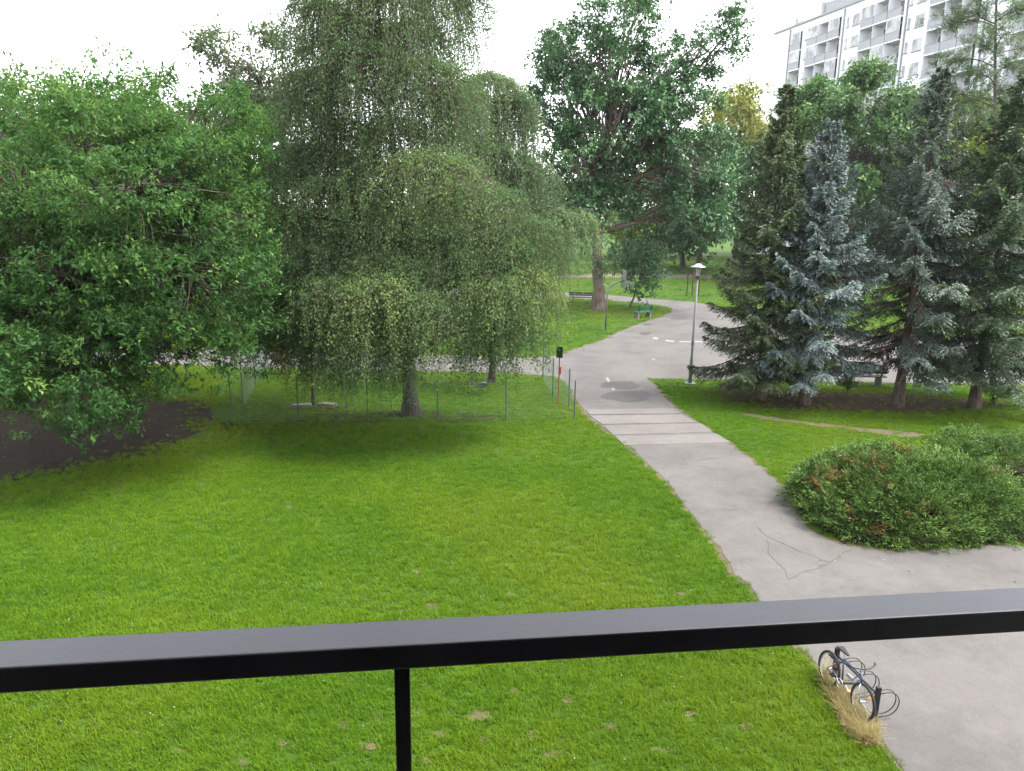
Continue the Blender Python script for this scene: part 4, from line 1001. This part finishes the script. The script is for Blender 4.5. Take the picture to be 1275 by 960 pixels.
broadleaf('leafy_shrub', 'thin light-leaved shrub growing up through the junipers', 'shrub', at(1232, 604), [(1232, 556, at(1232, 604).y, 26, 18, .4), (1205, 568, at(1232, 604).y, 18, 14, .4), (1255, 560, at(1232, 604).y, 18, 14, .4)], 70, 25, 0.055, 0.03, M['shrub'], M['twig'], 0.02, 93, clump_r=0.14, fill=0.5)
# low weeds under the spruces and along the road
for k, (px, py, r_, lb) in enumerate([(1055, 492, 14, 'low green weed clump between the spruce trunks under the bench'), (1238, 503, 16, 'leafy shoots at the foot of the dark spruce'), (690, 428, 9, 'low weed clump at the road edge left of the signboard'), (727, 437, 4, 'tiny weed sprouting from the kerb of the island')]):
    p = at(px, py); Yw = p.y
    broadleaf('weed_clump', lb, 'plant', p, [(px, py - r_*0.6, Yw, r_, r_*0.7, r_*scale_at(Yw))], 30, 25, 0.11, 0.05, M['shrub'], M['twig'], 0.015, 95 + k, clump_r=0.12)
sp_ = at(352, 466)
broadleaf('withered_sapling', 'slim sapling topped with withered red-brown leaves behind the fence', 'tree', sp_, [(349, 441, sp_.y, 8, 6, .25), (352, 455, sp_.y, 7, 8, .25)], 22, 25, 0.12, 0.06, M['dead'], M['twig'], 0.05, 99, clump_r=0.13)

# ------------------------------------------------------------------ balcony railing in front of the viewer
def railing():
    zr = 6.44
    a0, a1 = at(0, 797.5, zr), at(1275, 731, zr); f0, f1 = at(0, 830.4, zr), at(1275, 761, zr)
    d = (a1 - a0).normalized(); nrm_ = Vector((d.y, -d.x, 0))          # towards the viewer
    wd = ((f0 - a0).dot(nrm_) + (f1 - a1).dot(nrm_)) / 2
    root = thing('balcony_railing', 'weathered black metal balcony railing crossing the near foreground', 'railing', (a0.x, a0.y, 5.0))
    O = Vector((a0.x, a0.y, 5.0))
    A = a0 - d*1.2 - O; B = a1 + d*1.2 - O; h = 0.036
    mb = MB().hexa([A + nrm_*wd - Vector((0,0,h)), B + nrm_*wd - Vector((0,0,h)), B - Vector((0,0,h)), A - Vector((0,0,h))], [A + nrm_*wd, B + nrm_*wd, B, A])
    o = mb.build('handrail', M['rail'], root); md = o.modifiers.new('bevel', 'BEVEL'); md.width = 0.0025; md.segments = 2
    p = at(500, 832, zr - h); t0 = (p - a0).dot(d)
    for k in (-1, 0, 1):
        c = a0 + d*(t0 + k*1.2) + nrm_*wd*0.55 - O; hw = 0.0105
        b = MB(); x = d*hw; y = nrm_*hw
        b.hexa([Vector((c.x,c.y,0)) + x*i + y*j for i, j in ((-1,1),(1,1),(1,-1),(-1,-1))], [Vector((c.x,c.y,zr-5.0-h-0.0005)) + x*i + y*j for i, j in ((-1,1),(1,1),(1,-1),(-1,-1))])
        o = b.build('post', M['rail'], root); md = o.modifiers.new('bevel', 'BEVEL'); md.width = 0.0015; md.segments = 2
railing()

# viewer's own building, unseen: balcony floor; wall and room added to shade the rail
wl = MB()
for lo, hi in (((-16, .30, 0), (-.9, .62, 13)), ((.9, .30, 0), (16, .62, 13)), ((-.9, .30, 0), (.9, .62, 5.25)), ((-.9, .30, 7.75), (.9, .62, 13))): wl.box(lo, hi)
struct(wl.build('unseen_house_wall', M['housewall']))
rm = MB().box((-3, -4.2, 5.0), (3, -4.0, 8)).box((-3.2, -4, 5.0), (-3.0, .30, 8)).box((3.0, -4, 5.0), (3.2, .30, 8)).box((-3, -4, 8.0), (3, .30, 8.2)).box((-3, -4, 4.8), (3, .30, 5.0))
struct(rm.build('unseen_room_wall', M['housewall']))
fl = MB().box((-2.6, .62, 5.04), (2.6, 1.22, 5.19)).build('balcony_floor', M['housewall']); struct(fl)

# ------------------------------------------------------------------ lamp post
def lamp():
    p = at(859, 478); root = thing('street_lamp', 'slim grey park lamp with pale hat-shaped hood by the spruces', 'lamp', p)
    MB().box((-.22,-.22,0.004), (.22,.22,.05)).build('base', M['concrete'], root)
    MB().tube([(0,0,.05),(0,0,1.0),(0,0,1.05),(0,0,4.35)], [.075,.072,.055,.04], 12).build('pole', M['lampgrey'], root, True)
    MB().tube([(0,0,1.62),(0,0,1.82)], [.068,.066], 12).build('sticker', M['paint'], root)
    MB().lathe([(.0,4.351),(.09,4.352),(.10,4.42),(.07,4.44)], 12).build('collar', M['greenmetal'], root, True)
    MB().lathe([(.085,4.441),(.115,4.74),(.11,4.76)], 14).build('lantern', M['lampglass'], root, True)
    for k in range(4):
        a = k*math.pi/2 + .4; c, s = math.cos(a), math.sin(a)
        MB().tube([(c*.10,s*.10,4.43),(c*.135,s*.135,4.775)], .012, 6).build('strut', M['lampgrey'], root)
    MB().lathe([(.0,4.93),(.10,4.915),(.14,4.86),(.30,4.80),(.31,4.785),(.0,4.77)], 24).build('hood', M['hood'], root, True)
lamp()

# ------------------------------------------------------------------ basketball hoop seen edge-on
def hoop():
    p = at(754, 412); root = thing('basketball_hoop', 'bent grey pole with basketball backboard seen edge-on at plaza edge', 'basketball hoop', p)
    pts = [(0,0,0),(0,0,2.2)] + [(1.0 - 1.0*math.cos(a), 0, 2.2 + 0.75*math.sin(a)) for a in np.linspace(.25, 1.5, 7)]
    MB().tube(pts, .05, 10).build('pole', M['steel'], root, True)
    MB().tube([(0,0,2.6),(-.25,0,2.75)], .02, 6).build('stub', M['steel'], root)
    MB().box((.93,-.6,2.55), (.97,.6,3.55)).build('backboard', M['steel'], root)
    MB().tube([(.9,0,2.85),(1.1,0,2.85)], .03, 6).build('bracket', M['steel'], root)
    MB().torus((1.32,0,2.85), (1,0,0), (0,1,0), .225, .012, 20, 6).build('ring', M['steel'], root, True)
    n = MB()
    for k in range(10):
        a = k*math.pi/5; n.tube([(1.32+.22*math.cos(a), .22*math.sin(a), 2.84),(1.32+.13*math.cos(a+.3), .13*math.sin(a+.3), 2.45)], .006, 3)
    n.build('net', M['paint'], root, kind='stuff')
hoop()

# ------------------------------------------------------------------ wire fence round the birches
def fence(pix, label, heights, mesh_h=1.25):
    B = [at(*p) for p in pix]; O = B[0]
    root = thing('wire_fence', label, 'fence', O, group='fence runs round the birches')
    for b, h in zip(B, heights):
        c = b - O
        MB().tube([c + Vector((0,0,-.05)), c + Vector((0,0,h))], .024, 8).build('post', M['greenmetal'], root)
    for a, b, h0, h1 in zip(B, B[1:], heights, heights[1:]):
        mb = MB(); a = a - O; b = b - O; L = (b - a).length; t = (b - a)/L
        nv = max(2, int(L/0.075)); hh = min(h0, h1) - 0.08
        for i in range(1, nv):
            c = a + t*(L*i/nv); w_ = .0016
            mb.hexa([c+Vector((-w_,-w_,.03)), c+Vector((w_,-w_,.03)), c+Vector((w_,w_,.03)), c+Vector((-w_,w_,.03))], [c+Vector((-w_,-w_,hh)), c+Vector((w_,-w_,hh)), c+Vector((w_,w_,hh)), c+Vector((-w_,w_,hh))])
        nh = int(hh/0.10)
        for i in range(nh+1):
            z = Vector((0,0,.03 + (hh-.03)*i/nh)); s_ = Vector((0,0,-0.05*math.sin(i*2.1)*0.3))
            mid = (a+b)/2 + s_; mb.bar(a+z, mid+z, .0028, .0028); mb.bar(mid+z, b+z, .0028, .0028)
        mb.build('wire_mesh', M['wire'], root, kind='stuff')
fence([(289, 527), (372, 527), (458, 525), (545, 525), (630, 525), (715, 522)], 'wire mesh fence along the lawn in front of the birches', [1.74, 1.6, 1.55, 1.5, 1.6, 1.35])
fence([(303, 507), (318, 481), (331, 458)], 'receding wire fence run at the left of the birches', [1.7, 1.45, 1.4])
fence([(708, 508), (688, 494), (676, 472)], 'receding wire fence run beside the path, behind the signboard', [1.45, 1.5, 1.5])

def signboard():
    p = at(695, 503); root = thing('signboard', 'small dark green board on a faded red post by the path', 'sign', p, R(-12))
    MB().box((-.022,-.022,0), (.022,.022,1.75)).build('post', M['redpost'], root)
    MB().box((-.115,-.036,1.75-.02), (.115,-.0225,2.14)).build('board', M['sign'], root)
    MB().box((-.013,-.0385,1.98), (.007,-.0365,2.06)).build('pictogram', M['paint'], root)
    MB().box((.03,-.05,1.12), (.075,-.03,1.40)).build('tag', M['red'], root)
signboard()

# ------------------------------------------------------------------ benches
def bench(label, loc, rz, wood, L=1.6):
    root = thing('park_bench', label, 'bench', loc, rz, 'benches round the plaza')
    for x in (-L*.36, L*.36):
        MB().hexa([(x-.05,-.25,0),(x+.05,-.25,0),(x+.05,.25,0),(x-.05,.25,0)], [(x-.05,-.2,.40),(x+.05,-.2,.40),(x+.05,.2,.40),(x-.05,.2,.40)]).build('leg', M['concrete'], root)
        MB().bar((x,.18,.40), (x,.32,.86), .04, .04).build('back_support', M['black'], root)
    for k in range(4):
        y = -.2 + .115*k; MB().box((-L/2,y,.402), (L/2,y+.095,.44)).build('seat_slat', wood, root)
    for z, y in ((.56,.205),(.70,.25)):
        MB().hexa([(-L/2,y-.02,z),(L/2,y-.02,z),(L/2,y+.012,z),(-L/2,y+.012,z)], [(-L/2,y+.015,z+.11),(L/2,y+.015,z+.11),(L/2,y+.047,z+.11),(-L/2,y+.047,z+.11)]).build('back_slat', wood, root)
bench('dark slatted bench seen through the gap between spruces', (at(1074, 480).x, at(1074, 480).y, 0), R(178), M['benchwood'], 1.7)
bench('dark bench by the upper path behind the oak trunk', (at(727, 377).x, at(727, 377).y, 0), R(172), M['benchwood'], 2.3)
bench('green bench on the tip of the grass island under the small tree', (at(800, 396).x, at(800, 396).y, 0), R(205), M['benchgreen'], 1.3)

def stakes():
    p = at(862, 369); root = thing('tree_stakes', 'dark wooden stakes with crossbar guarding a young tree on far lawn', 'tree guard', p)
    for k in range(3):
        a = k*2.09 + .3; x, y = .55*math.cos(a), .4*math.sin(a)
        MB().tube([(x,y,0),(x,y,1.95)], .05, 7).build('stake', M['stake'], root)
    c = [(.55*math.cos(k*2.09+.3), .4*math.sin(k*2.09+.3), 1.9) for k in range(3)]
    for k in range(3): MB().bar(c[k], c[(k+1)%3], .06, .1).build('crossbar', M['stake'], root)
stakes()

# ------------------------------------------------------------------ things under the birches
for (x0, y0, rz, lb) in ((376, 506, .2, 'left pale flat slab lying beside the slender birch stem'), (409, 505, -.3, 'right pale flat slab lying beside the slender birch stem')):
    p = at(x0, y0); o = MB().hexa([(-.33,-.16,.0),(.33,-.16,.0),(.33,.16,.0),(-.33,.16,.0)], [(-.32,-.15,.09),(.31,-.16,.10),(.33,.15,.095),(-.32,.15,.085)]).build('flat_stone', M['concrete'])
    o.location = p; o.rotation_euler = (0, 0, rz); md = o.modifiers.new('bevel', 'BEVEL'); md.width = .015; md.segments = 2
    tag(o, lb, 'slab', 'slabs by the birch stem')
def swing():
    p = at(600, 492); root = thing('swing_seat', 'dark curved seat hanging on ropes under the birch', 'swing', p + Vector((0, 0, 0)))
    pts = [(-.42 + .84*t, 0, .32 + .55*abs(t-.45)**2*2.2) for t in np.linspace(0, 1, 11)]
    b = MB()
    for q0, q1 in zip(pts, pts[1:]):
        b.hexa([(q0[0],-.16,q0[2]),(q1[0],-.16,q1[2]),(q1[0],.16,q1[2]),(q0[0],.16,q0[2])], [(q0[0],-.16,q0[2]+.035),(q1[0],-.16,q1[2]+.035),(q1[0],.16,q1[2]+.035),(q0[0],.16,q0[2]+.035)])
    b.build('seat', M['benchwood'], root)
    for x, z in ((-.42,pts[0][2]),(.42,pts[-1][2])):
        for y in (-.15,.15): MB().tube([(x,y,z),(x*.92,y*.4,z+1.6),(x*.9,0,3.4)], .012, 5).build('rope', M['twig'], root)
    MB().box((-.12,-.08,.40), (.18,.10,.50)).build('cushion', M['greenmetal'], root)
swing()

# ------------------------------------------------------------------ bicycle rack and bicycle
def rack():
    b2 = at(1088, 899); b1 = at(1043, 807.5, .55); b1.z = 0
    O = b1; d = (b2 - b1); L = d.length; rz = math.atan2(d.y, d.x)
    root = thing('bicycle_rack', 'black bicycle rack with paired wire hoops at the path edge', 'bicycle rack', O, rz)
    for x in (0, L): MB().box((x-.028,-.028,0), (x+.028,.028,.56)).build('post', M['black'], root)
    MB().tube([(.028,0,.44),(L-.028,0,.44)], .016, 8).build('top_bar', M['black'], root)
    MB().tube([(.028,0,.07),(L-.028,0,.07)], .014, 8).build('bottom_bar', M['black'], root)
    for x in (.13,.21,.47,.55,.93,1.0):
        x = x*L
        pts = [(x,0,.44),(x,.14,.455)] + [(x, .17 + .19*math.sin(a), .265 + .19*math.cos(a)) for a in np.linspace(0, math.pi, 10)] + [(x,.0,.07)]
        MB().tube(pts, .0075, 6).build('hoop', M['black'], root, True)
    return O, rz, L
rO, rz_, rL = rack()
def bike():
    s = 0.80; c = Vector((math.cos(rz_), math.sin(rz_), 0)); side = Vector((math.sin(rz_), -math.cos(rz_), 0))
    O = rO + c*(-0.03) + side*0.17
    root = thing('bicycle', 'small dark bicycle with orange reflectors leaning along the black rack', 'bicycle', O, rz_)
    root.rotation_euler = (R(-7), 0, rz_); root.scale = (s, s, s)
    for x, nm in ((.1, 'rear'), (1.12, 'front')):
        wh = MB().torus((x,0,.33), (1,0,0), (0,0,1), .305, .026, 36, 8).build('wheel', M['tyre'], root, True)
        MB().torus((x,0,.33), (1,0,0), (0,0,1), .275, .010, 36, 6).build('rim', M['silver'], wh, True)
        sp = MB()
        for k in range(20):
            a = k*math.pi/10; sp.tube([(x,.025*(-1)**k,.33),(x+.27*math.cos(a),0,.33+.27*math.sin(a))], .002, 3)
        sp.build('spokes', M['silver'], wh, kind='stuff')
        MB().tube([(x,-.05,.33),(x,.05,.33)], .022, 8).build('hub', M['silver'], wh)
        MB().box((x+.10,-.012,.47), (x+.17,.012,.51)).build('reflector', M['orange'], wh)
    fr = MB()
    BB = (.52,0,.29); ST = (.42,0,.72); HT = (.95,0,.74); HB = (.98,0,.60)
    for a, b, r_ in ((BB,ST,.018),(ST,HT,.018),(BB,HB,.021),(HT,HB,.022)): fr.tube([a,b], r_, 8)
    for y in (-.05,.05):
        fr.tube([(.1,y,.33),(.5,y*.4,.29)], .010, 6); fr.tube([(.1,y,.33),(.42,y*.3,.68)], .009, 6)
    fr.build('frame', M['bikeblue'], root, True)
    fk = MB()
    for y in (-.055,.055): fk.tube([(1.12,y,.33),(1.02,y,.58),(.98,0,.62)], .012, 6)
    fk.build('fork', M['silver'], root, True)
    MB().tube([ST,(.39,0,.84)], .014, 8).build('seat_post', M['silver'], root)
    sd_ = MB(); sd_.hexa([(.25,-.07,.84),(.52,-.02,.84),(.52,.02,.84),(.25,.07,.84)], [(.24,-.08,.89),(.53,-.022,.875),(.53,.022,.875),(.24,.08,.89)])
    o = sd_.build('saddle', M['black'], root); md = o.modifiers.new('bevel', 'BEVEL'); md.width = .015; md.segments = 2
    MB().tube([HT,(.92,0,.86)], .015, 8).build('stem', M['silver'], root)
    MB().tube([(.86,-.29,.90),(.93,-.16,.87),(.94,0,.86),(.93,.16,.87),(.86,.29,.90)], .012, 8).build('handlebar', M['black'], root, True)
    for y in (-.29,.29): MB().tube([(.86,y,.90),(.80,y*1.12,.905)], .017, 8).build('grip', M['black'], root)
    MB().torus((.52,-.045,.29), (1,0,0), (0,0,1), .085, .008, 22, 5).build('chainring', M['silver'], root, True)
    for sgn in (-1, 1):
        ck = MB().tube([(.52,.06*sgn,.29),(.52+.12*sgn,.075*sgn,.20)] if sgn > 0 else [(.52,-.06,.29),(.40,-.075,.38)], .011, 6).build('crank', M['silver'], root)
        q = (.64,.13,.20) if sgn > 0 else (.40,-.13,.38)
        MB().box((q[0]-.05,q[1]-.045,q[2]-.012), (q[0]+.05,q[1]+.045,q[2]+.012)).build('pedal', M['orange'] if sgn > 0 else M['black'], root)
    MB().box((.05,-.06,.585), (.30,.06,.60)).build('carrier', M['black'], root)
    MB().box((.60,-.02,.50), (.76,.02,.56)).build('bottle', M['paint'], root)
bike()

# ------------------------------------------------------------------ thin volume added to stand in for lens glare
hz = MB().box((-320, -40, -1.6), (320, 330, 46)).build('glare_veil', None); hz['kind'] = 'stuff'; hz['label'] = 'thin pale veil added in place of lens glare'
hm = bpy.data.materials.new('glare_veil_volume'); hm.use_nodes = True; hn = hm.node_tree; hn.nodes.clear()
ho = hn.nodes.new('ShaderNodeOutputMaterial'); hv = hn.nodes.new('ShaderNodeVolumePrincipled')
hv.inputs['Color'].default_value = (0.93, 0.95, 1.0, 1); hv.inputs['Density'].default_value = 0.00016; hv.inputs['Anisotropy'].default_value = 0.0
hn.links.new(hv.outputs[0], ho.inputs['Volume']); hz.data.materials.append(hm)
